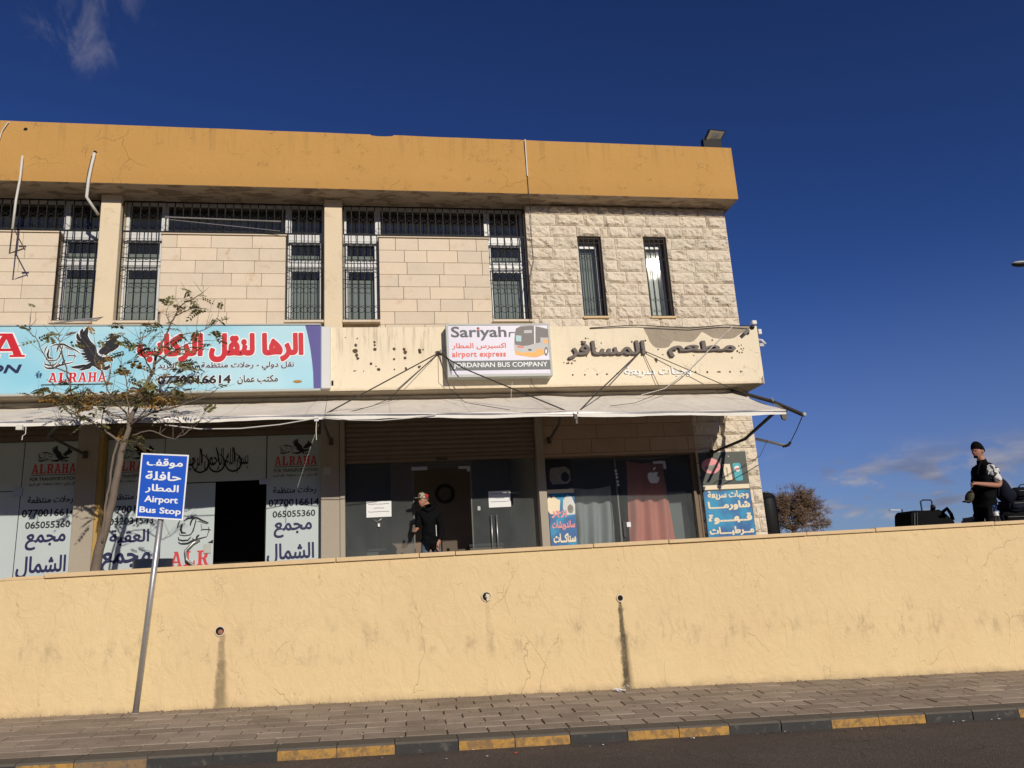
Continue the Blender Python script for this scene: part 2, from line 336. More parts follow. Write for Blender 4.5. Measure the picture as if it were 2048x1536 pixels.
def glass(name, tint, rough=0.02, k=1.0, dust=0.0):
    Mt = bpy.data.materials.new(name); Mt.use_nodes = True; t = Mt.node_tree
    for n in list(t.nodes): t.nodes.remove(n)
    g = G(t)
    fr = g.n('ShaderNodeFresnel'); fr.inputs[0].default_value = 1.5
    tr = g.n('ShaderNodeBsdfTransparent'); tr.inputs[0].default_value = (*tint, 1)
    gl = g.n('ShaderNodeBsdfGlossy'); gl.inputs['Roughness'].default_value = rough
    nz = g.noise(1.1, g.n('ShaderNodeNewGeometry').outputs['Position'], 2)
    b = g.n('ShaderNodeBump'); b.inputs['Strength'].default_value = 0.25; b.inputs['Distance'].default_value = 0.02
    g.put(b.inputs['Height'], nz); t.links.new(b.outputs[0], gl.inputs['Normal'])
    mx = g.n('ShaderNodeMixShader'); g.put(mx.inputs[0], g.m('MULTIPLY', fr.outputs[0], 1.3 * k, clamp=True))
    t.links.new(tr.outputs[0], mx.inputs[1]); t.links.new(gl.outputs[0], mx.inputs[2])
    if dust:      # fine dust and wiped smears on the pane
        ps = g.n('ShaderNodeNewGeometry').outputs['Position']
        df = g.n('ShaderNodeBsdfDiffuse'); df.inputs[0].default_value = (0.62, 0.66, 0.66, 1)
        dn = g.m('ADD', g.m('MULTIPLY', g.noise(1.7, g.scale(ps, (1, 1, .5)), 5, .6, .8), dust * 1.5), dust * .35)
        m2 = g.n('ShaderNodeMixShader'); g.put(m2.inputs[0], dn); t.links.new(mx.outputs[0], m2.inputs[1]); t.links.new(df.outputs[0], m2.inputs[2]); mx = m2
    o = g.n('ShaderNodeOutputMaterial'); t.links.new(mx.outputs[0], o.inputs[0])
    return Mt
M['glass'] = glass('window_glass', (0.80, 0.84, 0.82), dust=.022)
M['glassn'] = glass('wavy_window_glass', (0.80, 0.84, 0.82), 0.02, dust=.03)
M['shopglass'] = glass('shop_glass', (0.84, 0.87, 0.88), 0.02, dust=.048)
M['bottle'] = glass('clear_plastic', (0.80, 0.85, 0.88), 0.05, 2.5)

# ------------------------------------------------------------------ mesh helpers
LOC = {}
class MB:
    def __init__(s): s.v = []; s.f = []; s.mi = []; s.cur = 0
    def add(s, vs, fs):
        b = len(s.v); s.v += [Vector(p) for p in vs]
        for f in fs: s.f.append(tuple(b + i for i in f)); s.mi.append(s.cur)
    def box(s, x0, x1, y0, y1, z0, z1):
        s.add([(x0, y0, z0), (x1, y0, z0), (x1, y1, z0), (x0, y1, z0), (x0, y0, z1), (x1, y0, z1), (x1, y1, z1), (x0, y1, z1)],
              [(0, 3, 2, 1), (4, 5, 6, 7), (0, 1, 5, 4), (1, 2, 6, 5), (2, 3, 7, 6), (3, 0, 4, 7)])
        return s
    def hexa(s, p):   # 8 corners in box order
        s.add(p, [(0, 3, 2, 1), (4, 5, 6, 7), (0, 1, 5, 4), (1, 2, 6, 5), (2, 3, 7, 6), (3, 0, 4, 7)]); return s
    def obox(s, c, sx, sy, sz, rot=None):
        R_ = (rot or Euler((0, 0, 0))).to_matrix(); c = Vector(c)
        p = [c + R_ @ Vector((a * sx / 2, b * sy / 2, d * sz / 2)) for d in (-1, 1) for (a, b) in ((-1, -1), (1, -1), (1, 1), (-1, 1))]
        return s.hexa(p)
    def tube(s, pts, r, n=6, cap=True):
        pts = [Vector(p) for p in pts]
        rs = r if isinstance(r, (list, tuple)) else [r] * len(pts)
        rings = []; prev = None
        for i, p in enumerate(pts):
            d = (pts[min(i + 1, len(pts) - 1)] - pts[max(i - 1, 0)])
            if d.length < 1e-9: d = Vector((0, 0, 1))
            d.normalize()
            a = prev - d * prev.dot(d) if prev else d.orthogonal()
            if a.length < 1e-6: a = d.orthogonal()
            a.normalize(); prev = a; b = d.cross(a)
            rings.append([p + (a * math.cos(2 * math.pi * k / n) + b * math.sin(2 * math.pi * k / n)) * rs[i] for k in range(n)])
        vs = [q for ring in rings for q in ring]; fs = []
        for i in range(len(rings) - 1):
            for k in range(n):
                k2 = (k + 1) % n
                fs.append((i * n + k, i * n + k2, (i + 1) * n + k2, (i + 1) * n + k))
        if cap: fs += [tuple(range(n - 1, -1, -1)), tuple((len(rings) - 1) * n + k for k in range(n))]
        s.add(vs, fs); return s
    def poly(s, pts, flip=False):
        pts = [Vector(p) for p in pts]
        for t in tessellate_polygon([pts]):
            a, b, c = t
            nrm = (pts[b] - pts[a]).cross(pts[c] - pts[a])
            if nrm.y > 0: a, c = c, a
            s.add([pts[a], pts[b], pts[c]], [(0, 1, 2)])
        return s
    def prism(s, pts, dy):
        """outline in a plane y = const, thickened backwards by dy"""
        s.poly(pts)
        n = len(pts); P = [Vector(p) for p in pts]; Q = [p + Vector((0, dy, 0)) for p in P]
        s.add(P + Q, [(i, (i + 1) % n, n + (i + 1) % n, n + i) for i in range(n)])
        return s
    def ribbon(s, pts, w, closed=False, taper=False):
        pts = [Vector(p) for p in pts]
        n = len(pts); L = []; R_ = []
        for i, p in enumerate(pts):
            if closed: d = pts[(i + 1) % n] - pts[i - 1]
            else: d = pts[min(i + 1, n - 1)] - pts[max(i - 1, 0)]
            d.y = 0
            if d.length < 1e-9: d = Vector((1, 0, 0))
            d.normalize(); q = Vector((-d.z, 0, d.x))
            k = w / 2
            if taper: k *= 0.25 + 0.75 * math.sin(math.pi * (i + 0.35) / (n - 1 + 0.7))
            L.append(p + q * k); R_.append(p - q * k)
        rng = range(n if closed else n - 1)
        s.add(L + R_, [(i, (i + 1) % n, n + (i + 1) % n, n + i) for i in rng]); return s
    def ell(s, c, rx, rz, n=14, wob=0.0, rnd=None):
        c = Vector(c)
        vs = []
        for k in range(n):
            a = 2 * math.pi * k / n; q = 1 + (rnd.uniform(-wob, wob) if rnd else 0)
            vs.append(c + Vector((math.cos(a) * rx * q, 0, math.sin(a) * rz * q)))
        s.add(vs, [tuple(range(n))]); return s
    def ball(s, c, rx, ry, rz, nu=12, nv=8, f=None):
        c = Vector(c); vs = []; fs = []
        for i in range(nv + 1):
            t = math.pi * i / nv
            for k in range(nu):
                a = 2 * math.pi * k / nu
                p = Vector((math.sin(t) * math.cos(a) * rx, math.sin(t) * math.sin(a) * ry, math.cos(t) * rz))
                if f: p = f(p)
                vs.append(c + p)
        for i in range(nv):
            for k in range(nu):
                k2 = (k + 1) % nu
                fs.append((i * nu + k, (i + 1) * nu + k, (i + 1) * nu + k2, i * nu + k2))
        s.add(vs, fs); return s
    def build(s, name, m, parent=None, smooth=False, kind=None, bevel=0):
        me = bpy.data.meshes.new(name)
        off = LOC.get(parent.name, Vector()) if parent else Vector()
        me.from_pydata([v - off for v in s.v], [], s.f)
        ms = m if isinstance(m, list) else [m]
        for q in ms: me.materials.append(M[q])
        if len(ms) > 1: me.polygons.foreach_set('material_index', s.mi)
        if smooth: me.polygons.foreach_set('use_smooth', [True] * len(me.polygons))
        me.update()
        if bevel:
            bm = bmesh.new(); bm.from_mesh(me)
            bmesh.ops.bevel(bm, geom=list(bm.edges), offset=bevel, segments=1, affect='EDGES')
            bm.to_mesh(me); bm.free()
        o = bpy.data.objects.new(name, me); COL.objects.link(o)
        if parent: o.parent = parent
        LOC[o.name] = off
        if kind: o['kind'] = kind
        return o

def thing(name, label, cat, loc=(0, 0, 0), group=None):
    o = bpy.data.objects.new(name, None); COL.objects.link(o); o.location = loc
    o.empty_display_size = 0.2
    o['label'] = label; o['category'] = cat
    if group: o['group'] = group
    LOC[o.name] = Vector(loc)
    return o
def tag(o, label, cat, group=None):
    o['label'] = label; o['category'] = cat
    if group: o['group'] = group
    return o

# ------------------------------------------------------------------ lettering
TBL = {'ا': (0xFE8D, 2), 'ب': (0xFE8F, 4), 'ة': (0xFE93, 2), 'ت': (0xFE95, 4), 'ث': (0xFE99, 4), 'ج': (0xFE9D, 4), 'ح': (0xFEA1, 4),
       'د': (0xFEA9, 2), 'ر': (0xFEAD, 2), 'ز': (0xFEAF, 2), 'س': (0xFEB1, 4), 'ش': (0xFEB5, 4), 'ص': (0xFEB9, 4), 'ط': (0xFEC1, 4),
       'ظ': (0xFEC5, 4), 'ع': (0xFEC9, 4), 'ف': (0xFED1, 4), 'ق': (0xFED5, 4), 'ك': (0xFED9, 4), 'ل': (0xFEDD, 4), 'م': (0xFEE1, 4),
       'ن': (0xFEE5, 4), 'ه': (0xFEE9, 4), 'و': (0xFEED, 2), 'ي': (0xFEF1, 4), 'ـ': (0x0640, 0)}
def shape(s):
    s = s.replace('لا', '\uE000'); out = []; n = len(s)
    nx = lambda c: c in TBL and TBL[c][1] in (4, 0)
    pv = lambda c: c in TBL or c == '\uE000'
    for i, c in enumerate(s):
        p = i > 0 and nx(s[i - 1]); q = i < n - 1 and pv(s[i + 1])
        if c == '\uE000': out.append(chr(0xFEFC if p else 0xFEFB)); continue
        if c not in TBL: out.append(c); continue
        b, k = TBL[c]
        out.append(chr(b if k == 0 else b + (1 if p else 0) if k == 2 else b + (3 if p and q else 1 if p else 2 if q else 0)))
    return ''.join(reversed(out))

TEXTCACHE = {}
def textmesh(body, sp=1.0, shear=0.0):
    key = (body, sp, shear)
    if key in TEXTCACHE: return TEXTCACHE[key]
    cu = bpy.data.curves.new('lettering', 'FONT')
    cu.body = shape(body) if any(ord(c) > 0x600 for c in body) else body
    cu.resolution_u = 3; cu.space_character = sp; cu.shear = shear
    o = bpy.data.objects.new('lettering', cu); COL.objects.link(o)
    dg = bpy.context.evaluated_depsgraph_get()
    me = bpy.data.meshes.new_from_object(o.evaluated_get(dg))
    bpy.data.objects.remove(o); bpy.data.curves.remove(cu)
    bm = bmesh.new(); bm.from_mesh(me); bmesh.ops.remove_doubles(bm, verts=list(bm.verts), dist=1e-5)
    bm.verts.ensure_lookup_table(); bm.verts.index_update()
    lay = {}; k = 0
    for v in bm.verts:
        if v.index in lay: continue
        st = [v]; lay[v.index] = k
        while st:
            a = st.pop()
            for e in a.link_edges:
                b = e.other_vert(a)
                if b.index not in lay: lay[b.index] = k; st.append(b)
        k += 1
    vs = [(v.co.x, v.co.y, lay[v.index]) for v in bm.verts]
    fs = [tuple(v.index for v in f.verts) for f in bm.faces]
    ed = [(e.verts[0].index, e.verts[1].index) for e in bm.edges if len(e.link_faces) == 1]
    bm.free(); bpy.data.meshes.remove(me)
    x0 = min(v[0] for v in vs); x1 = max(v[0] for v in vs); y0 = min(v[1] for v in vs); y1 = max(v[1] for v in vs)
    TEXTCACHE[key] = (vs, fs, ed, x0, x1, y0, y1)
    return TEXTCACHE[key]

def text(name, parent, m, body, corners, bold=0.0, ext=0.0, nrm=Vector((0, -1, 0)), sp=1.0, shear=0.0, grow=0.0, clipx=None):
    """lettering fitted to the quad TL,TR,BR,BL; its strokes are thickened by bold (em)"""
    vs, fs, ed, x0, x1, y0, y1 = textmesh(body, sp, shear)
    TL, TR, BR, BL = [Vector(c) for c in corners]
    bo = min(bold, .035) if ext == 0 and 'outline' not in name else min(bold, .035)
    x0 -= bo; x1 += bo; y0 -= bo; y1 += bo
    def mp(x, y, d):
        u = (x - x0) / (x1 - x0); v = (y - y0) / (y1 - y0)
        return (BL * (1 - u) + BR * u) * (1 - v) + (TL * (1 - u) + TR * u) * v + nrm * d
    b = MB()
    b.add([mp(x, y, .0038 + .00010 * (l % 5) + ext) for x, y, l in vs], fs)
    if bold or ext:
        bw = max(bold, .012)
        for i, (p, q) in enumerate(ed):
            ax, ay, _ = vs[p]; cx, cy, _ = vs[q]
            dx, dy = cx - ax, cy - ay; L = math.hypot(dx, dy)
            if L < 1e-6: continue
            dx, dy = dx / L * bw, dy / L * bw; nx, ny = -dy, dx; d = .00128 + .00004 * ((i * 7) % 61) + ext
            k = .55
            pts = [(ax - dx * k + nx, ay - dy * k + ny), (cx + dx * k + nx, cy + dy * k + ny), (cx + dx, cy + dy), (cx + dx * k - nx, cy + dy * k - ny), (ax - dx * k - nx, ay - dy * k - ny), (ax - dx, ay - dy)]
            pts.reverse()
            P = [mp(x, y, d) for x, y in pts]
            if ext:
                Q = [mp(x, y, 0) for x, y in pts]; n = 6
                b.add(P + Q, [tuple(range(n))] + [(j, n + j, n + (j + 1) % n, (j + 1) % n) for j in range(n)])
            else: b.add(P, [tuple(range(6))])
    return b.build(name, m, parent)

def rect(x0, x1, z0, z1, Y): return [(x0, Y, z1), (x1, Y, z1), (x1, Y, z0), (x0, Y, z0)]
def quadpx(l, t, r, b, Y):
    """rectangle on plane y = Y spanning the given picture box"""
    a = at(l, (t + b) / 2, Y); c = at(r, (t + b) / 2, Y); tt = at((l + r) / 2, t, Y); bb = at((l + r) / 2, b, Y)
    return rect(a.x, c.x, bb.z, tt.z, Y)
# ================================================================== ground, road, pavement
SL = -0.0375
def zroad(x): return -1.615 + SL * x
def zkerb(x): return -1.513 + SL * x
def zpave(x, y): return zkerb(x) + (y - 8.28) * 0.060
b = MB(); b.add([(-2500, -2500, -5.0), (2500, -2500, -5.0), (2500, 2500, -5.0), (-2500, 2500, -5.0)], [(0, 1, 2, 3)])
o = b.build('ground', 'ground'); o['kind'] = 'structure'
b = MB(); b.add([(-60, -14, zroad(-60)), (60, -14, zroad(60)), (60, 8.0, zroad(60)), (-60, 8.0, zroad(-60))], [(0, 1, 2, 3)])
road = b.build('road', 'road'); road['kind'] = 'structure'
# unseen hillside across the road, added to darken what the glass mirrors
b = MB(); nx, nz = 60, 4; V = []
for i in range(nx + 1):
    x = -600 + 1200 * i / nx; hgt = 39 + 5 * mnoise.noise(Vector((x * .008, 2, 0))) + 3 * mnoise.noise(Vector((x * .03, 5, 0)))
    for j in range(nz + 1): V.append((x, -120 - 40 * j / nz, -5.05 + (hgt + 5) * (j / nz) ** .8))
    V[-1] = (x, -330, -6)
b.add(V, [(i * (nz + 1) + j, i * (nz + 1) + j + 1, (i + 1) * (nz + 1) + j + 1, (i + 1) * (nz + 1) + j) for i in range(nx) for j in range(nz)])
o = b.build('reflection_hill', 'ground'); o['kind'] = 'structure'
b = MB()
b.hexa([(-60, 8.02, zkerb(-60) - 1.5), (60, 8.02, zkerb(60) - 1.5), (60, 10.2, zkerb(60) - 1.5), (-60, 10.2, zkerb(-60) - 1.5),
        (-60, 8.02, zkerb(-60) - 0.03), (60, 8.02, zkerb(60) - 0.03), (60, 10.2, zpave(60, 10.2) - 0.022), (-60, 10.2, zpave(-60, 10.2) - 0.022)])
pave = b.build('pavement', 'sand'); pave['kind'] = 'structure'
LOC[pave.name] = Vector()

# paving bricks in running bond, one object each
PL, PW, PH = 0.42, 0.213, 0.06
variants = []
for k in range(4):
    bm = bmesh.new(); bmesh.ops.create_cube(bm, size=1)
    for v in bm.verts: v.co = Vector((v.co.x * (PL - 0.007 - 0.003 * k), v.co.y * (PW - 0.0045 - 0.001 * k), v.co.z * PH - PH / 2))
    bmesh.ops.bevel(bm, geom=[e for e in bm.edges if min(v.co.z for v in e.verts) > -0.01], offset=0.006, segments=1, affect='EDGES')
    me = bpy.data.meshes.new('paver'); bm.to_mesh(me); bm.free(); me.materials.append(M['paver']); variants.append(me)
rot0 = Euler((math.atan(0.060), -math.atan(SL), 0))
npv = 0; far = MB()
for r in range(8):
    y = 8.285 + PW * (r + 0.5)
    x = -8.0 + (0.21 if r % 2 else 0) + RNG.uniform(-.03, .03)
    while x < 16:
        inview = -4.9 < x < 8.9
        z = zpave(x, y) + RNG.uniform(-0.003, 0.003)
        if inview and npv < 296:
            o = bpy.data.objects.new('paver', variants[RNG.randrange(4)]); COL.objects.link(o); o.parent = pave
            o.location = (x, y, z); npv += 1
            o.rotation_euler = (rot0.x + RNG.uniform(-.014, .014), rot0.y + RNG.uniform(-.008, .008), RNG.uniform(-.008, .008))
        else: far.obox((x, y, z - PH / 2), PL - .008, PW - .008, PH, rot0)
        x += PL
far.build('distant_pavers', 'paver', pave, kind='stuff')

# kerb stones painted black and yellow
kerb = bpy.data.objects.new('kerb', None); COL.objects.link(kerb); kerb['kind'] = 'structure'; LOC['kerb'] = Vector()
cuts = [(-8.0, 'k'), (-5.2, 'y'), (at(30, 1530, 8).x, 'k')]
edges = [at(p, q, 8).x for p, q in ((30, 1533), (147, 1530), (294, 1525), (554, 1507), (790, 1492), (917, 1482), (1140, 1468), (1255, 1462), (1458, 1448), (1662, 1436), (1850, 1425), (2035, 1415))]
cols = ['y', 'b', 'k', 'y', 'k', 'y', 'k', 'y', 'k', 'y', 'k', 'y', 'k', 'y', 'k', 'y']
edges = [-9.6, -7.5, edges[0] - 1.2] + edges; cols = ['y', 'k'] [:2] + ['k'] + cols
while len(edges) < len(cols): edges.append(edges[-1] + 1.15)
for i in range(len(edges) - 1):
    a, c = edges[i], edges[i + 1]; nn = 2 if c - a > 0.9 else 1
    for q in range(nn):
        x0 = a + (c - a) * q / nn + 0.004; x1 = a + (c - a) * (q + 1) / nn - 0.004
        b = MB(); j = RNG.uniform(-.006, .006); t = 0.018
        yb = 8.272
        P = [(x0, 8 + j, zroad(x0) - .1), (x1, 8 + j, zroad(x1) - .1), (x1, yb, zroad(x1) - .1), (x0, yb, zroad(x0) - .1),
             (x0, 8 + j, zkerb(x0) - t), (x1, 8 + j, zkerb(x1) - t), (x1, yb, zkerb(x1) - t), (x0, yb, zkerb(x0) - t)]
        b.cur = 1; b.hexa(P)
        b.cur = 0
        b.add([(x0, 8 + j, zkerb(x0) - t), (x1, 8 + j, zkerb(x1) - t), (x1, 8 + j + t, zkerb(x1)), (x0, 8 + j + t, zkerb(x0)), (x0, yb, zkerb(x0)), (x1, yb, zkerb(x1))],
              [(0, 1, 2, 3), (3, 2, 5, 4), (0, 3, 4), (1, 5, 2)])
        pm = {'y': 'kerby', 'k': 'kerbk', 'b': 'kerbd'}[cols[i]]
        if 'kerbd' not in M: M['kerbd'] = mat('kerb_paint_worn_ochre', (0.24, 0.16, 0.085), 0.85, 0.2, 5, 0.1, 40, 0.4, 40, extra=ex_worn((0.12, 0.10, 0.08), .48, .62, 10, .7))
        # bevel strip carries the paint only on painted yellow stones
        b.build('kerb_stone', ['kerbtop', pm], kerb)

# ================================================================== retaining wall
wall = thing('retaining_wall', 'long low ochre rendered wall with stone coping along the pavement', 'wall', (0, 10, -1.4))
WT = 0.255
b = MB()
b.hexa([(-14, 10, -3.2), (20, 10, -3.2), (20, 10.26, -3.2), (-14, 10.26, -3.2), (-14, 10, WT), (20, 10, WT), (20, 10.26, WT), (-14, 10.26, WT)])
b.build('rendered_face', 'wall', wall)
cuts = [-3.95, -1.02 - 0.9, 0.32, 1.42, 2.52, 4.35, 5.4, 6.95, 8.05, 9.1, 10.3, 12.0, 13.6, 15.4, 17.5, 20]
cuts = [at(90, 1150, 10).x] + [at(p, q, 10).x for p, q in ((672, 1112), (838, 1104), (910, 1099), (1185, 1083), (1335, 1074), (1610, 1062), (1748, 1056), (1985, 1042))] + [9.9, 10.9, 12.2, 13.5, 15.2, 17, 20]
for i in range(len(cuts) - 1):
    x0, x1 = cuts[i] + .004, cuts[i + 1] - .004; j = RNG.uniform(-.004, .004); y0 = 9.965 + RNG.uniform(-.006, .006)
    MB().box(x0, x1, y0, 10.30, WT + 0.003, WT + 0.055 + j).build('coping_stone', 'coping', wall, bevel=0.006)
# broken mortar bed where the coping is missing at the left
b = MB(); x = -14.0
while x < cuts[0] - .02:
    w = RNG.uniform(.15, .5); x2 = min(x + w, cuts[0] - .01)
    b.box(x, x2, 9.985 + RNG.uniform(0, .01), 10.27, WT + .002, WT + RNG.uniform(.012, .04)); x = x2
b.build('mortar_bed', 'coping', wall)
def weep(px, py, r, plug):
    c = at(px, py, 9.995)
    b = MB(); n = 18
    P = []
    for rad, y in ((r + .016, 9.994), (r + .014, 9.984), (r, 9.984), (r * .97, 10.16)):
        P += [(c.x + math.cos(2 * math.pi * k / n) * rad * (1 + (.06 * math.sin(5 * k) if rad > r else 0)), y, c.z + math.sin(2 * math.pi * k / n) * rad) for k in range(n)]
    F = [(i * n + k, i * n + (k + 1) % n, (i + 1) * n + (k + 1) % n, (i + 1) * n + k) for i in range(3) for k in range(n)]
    b.add(P, F[:2 * n]); w = b.build('weep_hole', 'rim', wall, smooth=False)
    b = MB(); b.ell((c.x, 9.9825, c.z), r, r, 18); b.build('pipe_mouth', 'hole', w)
    if plug == 1: MB().ball((c.x + .008, 9.978, c.z - .012), r * .62, .012, r * .62, 9, 6).build('clay_plug', 'rust', w)
    if plug == 2:
        b = MB()
        for k in range(6): b.obox((c.x + RNG.uniform(-.03, .03), 9.972, c.z + RNG.uniform(-.05, .02)), .045, .01, .035, Euler((RNG.uniform(-.5, .5), RNG.uniform(0, 3), RNG.uniform(-.5, .5))))
        b.build('paper_plug', 'rim', w)
weep(440, 1262, .048, 1); weep(973, 1193, .052, 2); weep(1240, 1196, .036, 0)
LOC_T = -0.18
b = MB(); b.box(-14, 80, 10.262, 13.36, LOC_T - .3, LOC_T); b.box(7.2, 80, 13.362, 70, LOC_T - .3, LOC_T - .002)
o = b.build('terrace', 'terrace'); o['kind'] = 'structure'

# ================================================================== building
bld = thing('shop_building', 'two storey limestone shop building with orange roof band and barred upper windows', 'building', (0, 13.3, LOC_T))
D = 13.3
ZS = 6.98                       # soffit level
# ---- core walls
b = MB()
b.box(-14, 6.98, 13.86, 22, 3.12, ZS - .003)            # upper storey block, windows stand in front of it
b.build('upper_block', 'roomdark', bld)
b = MB()
b.box(6.78, 6.975, 13.36, 22, -.3, 6.975); b.box(-14, 6.98, 21.8, 22.01, -.3, 3.1)
for x in (-4.75, -.85, 2.80): b.box(x - .05, x + .05, 13.56, 17.4, -.3, 3.1)
b.build('side_walls', 'pillar', bld)
b = MB(); b.box(-14, 6.77, 17.4, 17.5, -.3, 3.1); b.build('back_wall', 'room', bld)
b = MB(); b.box(-14, 6.77, 13.37, 17.39, -.28, LOC_T - .001); b.build('shop_floor', 'room', bld)
b = MB(); b.box(-14, 6.77, 13.5, 17.39, 2.95, 3.1); b.build('shop_ceiling', 'room', bld)
# ---- roof band (parapet)
PX = 7.115; NB = 60
b = MB()
xs = [-14 + (PX + 14) * i / 160 for i in range(161)]
def ztop(x):
    z = 8.125 + .006 * mnoise.noise(Vector((x * 1.3, 0, 0)))
    a, c = at(740, 270, 12.9).x, at(787, 272, 12.9).x
    if a < x < c: z -= .035 * (0.5 + 0.5 * math.sin((x - a) / (c - a) * math.pi)) + .008 * mnoise.noise(Vector((x * 15, 3, 0)))
    return z
xs = sorted(set(xs + [at(740 + k * 4, 270, 12.9).x for k in range(13)]))
V = []; 
for x in xs:
    zb = ZS + .002 + .010 * abs(mnoise.noise(Vector((x * 3.1, 9, 0))))
    V += [(x, 12.9, zb), (x, 12.9, ztop(x)), (x, 13.14, ztop(x)), (x, 13.14, zb)]
F = []
for i in range(len(xs) - 1):
    a = i * 4; c = a + 4
    F += [(a, c, c + 1, a + 1), (a + 1, c + 1, c + 2, a + 2), (a + 2, c + 2, c + 3, a + 3), (a + 3, c + 3, c, a)]
F += [(0, 1, 2, 3), tuple(len(xs) * 4 - 4 + k for k in (3, 2, 1, 0))]
b.add(V, F); rb = b.build('roof_band', 'orange', bld)
MB().box(6.87, PX, 13.145, 22.1, ZS + .002, 8.12).build('side_roof_band', 'orange', bld)
b = MB(); b.box(-14, PX - .004, 12.904, 22.05, ZS - .001, ZS + .04); b.build('soffit', 'soffit', bld)
b = MB(); b.box(-14, PX - .25, 13.15, 22, 7.02, 7.06); b.build('roof_deck', 'concrete', bld)
# wall crack opening / hole in band
b = MB()
for p in ((51, 258), (190, 304)): 
    c = at(*p, 12.895); b.ell(c, .035, .03, 10, .2, RNG)
b.build('broken_outlet', 'hole', bld)

# ---- upper pillars
def pillar(x0, x1, z0, z1, y0, m, nm='pillar'):
    return MB().box(x0, x1, y0, y0 + .36, z0, z1).build(nm, m, bld, bevel=0.008)
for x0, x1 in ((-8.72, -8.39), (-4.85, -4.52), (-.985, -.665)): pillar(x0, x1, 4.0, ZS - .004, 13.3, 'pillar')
# ---- smooth limestone panels in courses, each stone an object
def course_panel(x0, x1, z0, z1, h, y, face, m, first=None, skip=None, lmin=.42, lmax=.78, off=0.0, end_x=None, cut=None):
    z = z1; k = 0
    while z > z0 + .02:
        hh = first if (first and k == 0) else h
        zb = max(z - hh, z0)
        x = x0 - RNG.uniform(0, .5) * 1
        while x < x1 - .01:
            w = RNG.uniform(lmin, lmax); xa, xb = max(x, x0), min(x + w, x1)
            if x1 - xb < .12: xb = x1; w = xb - x
            x += w
            if xb - xa < .06: continue
            segs = [(xa, xb, zb, z)]
            for (sx0, sx1, sz0, sz1) in (skip or []):
                if zb < sz1 - .005 and z > sz0 + .005:
                    ns = []
                    for a, c, q0, q1 in segs:
                        if c <= sx0 or a >= sx1: ns.append((a, c, q0, q1)); continue
                        if a < sx0 - .03: ns.append((a, sx0, q0, q1))
                        if c > sx1 + .03: ns.append((sx1, c, q0, q1))
                        ma, mc = max(a, sx0), min(c, sx1)
                        if mc - ma > .03:
                            if q1 > sz1 + .02: ns.append((ma, mc, sz1, q1))
                            if q0 < sz0 - .07: ns.append((ma, mc, q0, sz0 - .046))
                    segs = ns
            for a, c, q0, q1 in segs: face(a, c, q0, q1, y, m)
        z = zb; k += 1
def flat_stone(x0, x1, z0, z1, y, m):
    g_ = .0035; d = RNG.uniform(0, .004)
    MB().box(x0 + g_, x1 - g_, y + d, y + .05, z0 + g_, z1 - g_).build('stone', m, bld, bevel=.0025)
def rock_stone(x0, x1, z0, z1, y, m):
    g_ = .004; w = x1 - x0; nx = max(3, int(w / .050)); nz = 6
    b = MB(); V = []; sd_ = RNG.uniform(0, 99); amp = RNG.uniform(.030, .055)
    for j in range(nz + 1):
        for i in range(nx + 1):
            u = i / nx; v = j / nz
            px = x0 + g_ + (w - 2 * g_) * u; pz = z0 + g_ + (z1 - z0 - 2 * g_) * v
            e = min(1, min(u, 1 - u) * w / .05, min(v, 1 - v) * (z1 - z0) / .045)
            n_ = mnoise.noise(Vector((px * 9 + sd_ + pz * 6, pz * 7, sd_))) + .6 * mnoise.noise(Vector((px * 17, pz * 21, sd_)))
            n2 = mnoise.noise(Vector((px * 3 + pz * 5, sd_, 4)))
            dd = e * (.012 + amp * max(-.2, .55 + n_ * .9 + n2 * .5))
            jx = RNG.uniform(-.012, .012) if 0 < i < nx else 0
            jz = RNG.uniform(-.010, .010) if 0 < j < nz else 0
            V.append((px + jx, y - dd, pz + jz))
    F = []
    for j in range(nz):
        for i in range(nx):
            a = j * (nx + 1) + i; q = [a, a + 1, a + nx + 2, a + nx + 1]
            if RNG.random() < .5: F += [(q[0], q[1], q[2]), (q[0], q[2], q[3])]
            else: F += [(q[0], q[1], q[3]), (q[1], q[2], q[3])]
    n0 = len(V); ring = [i for i in range(nx + 1)] + [j * (nx + 1) + nx for j in range(1, nz + 1)] + [nz * (nx + 1) + i for i in range(nx - 1, -1, -1)] + [j * (nx + 1) for j in range(nz - 1, 0, -1)]
    V += [(V[i][0], y + .04, V[i][2]) for i in ring]
    L = len(ring); F += [(ring[k], n0 + k, n0 + (k + 1) % L, ring[(k + 1) % L]) for k in range(L)]
    b.add(V, F); b.build('stone', m, bld)

bays = [(-7.70, -5.53), (-3.83, -1.68), (.005, 2.085)]
for x0, x1 in bays:
    MB().box(x0 + .002, x1 - .002, 13.45, 13.85, 4.0, 6.262).build('panel_backing', 'joint', bld)
    course_panel(x0, x1, 4.05, 6.255, .2445, 13.40, flat_stone, 'smooth')
    MB().box(x0 - .02, x1 + .02, 13.375, 13.60, 6.264, 6.29).build('sill', 'smooth', bld)
# ---- rock faced wall over the corner shop
NW = [(3.84, 4.32, 4.655, 6.325), (5.19, 5.67, 4.65, 6.335)]
b = MB()
Y0, Y1 = 13.335, 13.855
b.box(2.83, NW[0][0], Y0, Y1, 3.1, ZS - .003); b.box(NW[0][1], NW[1][0], Y0, Y1, 3.1, ZS - .003); b.box(NW[1][1], 6.99, Y0, Y1, 3.1, ZS - .003)
for (a, c, z0, z1) in NW: b.box(a, c, Y0, Y1, 3.1, z0); b.box(a, c, Y0, Y1, z1, ZS - .003)
b.build('corner_wall', 'joint', bld)
course_panel(2.83, 7.0, 4.0, 6.972, .240, 13.33, rock_stone, 'rock', first=.19, skip=NW, lmin=.40, lmax=.74)

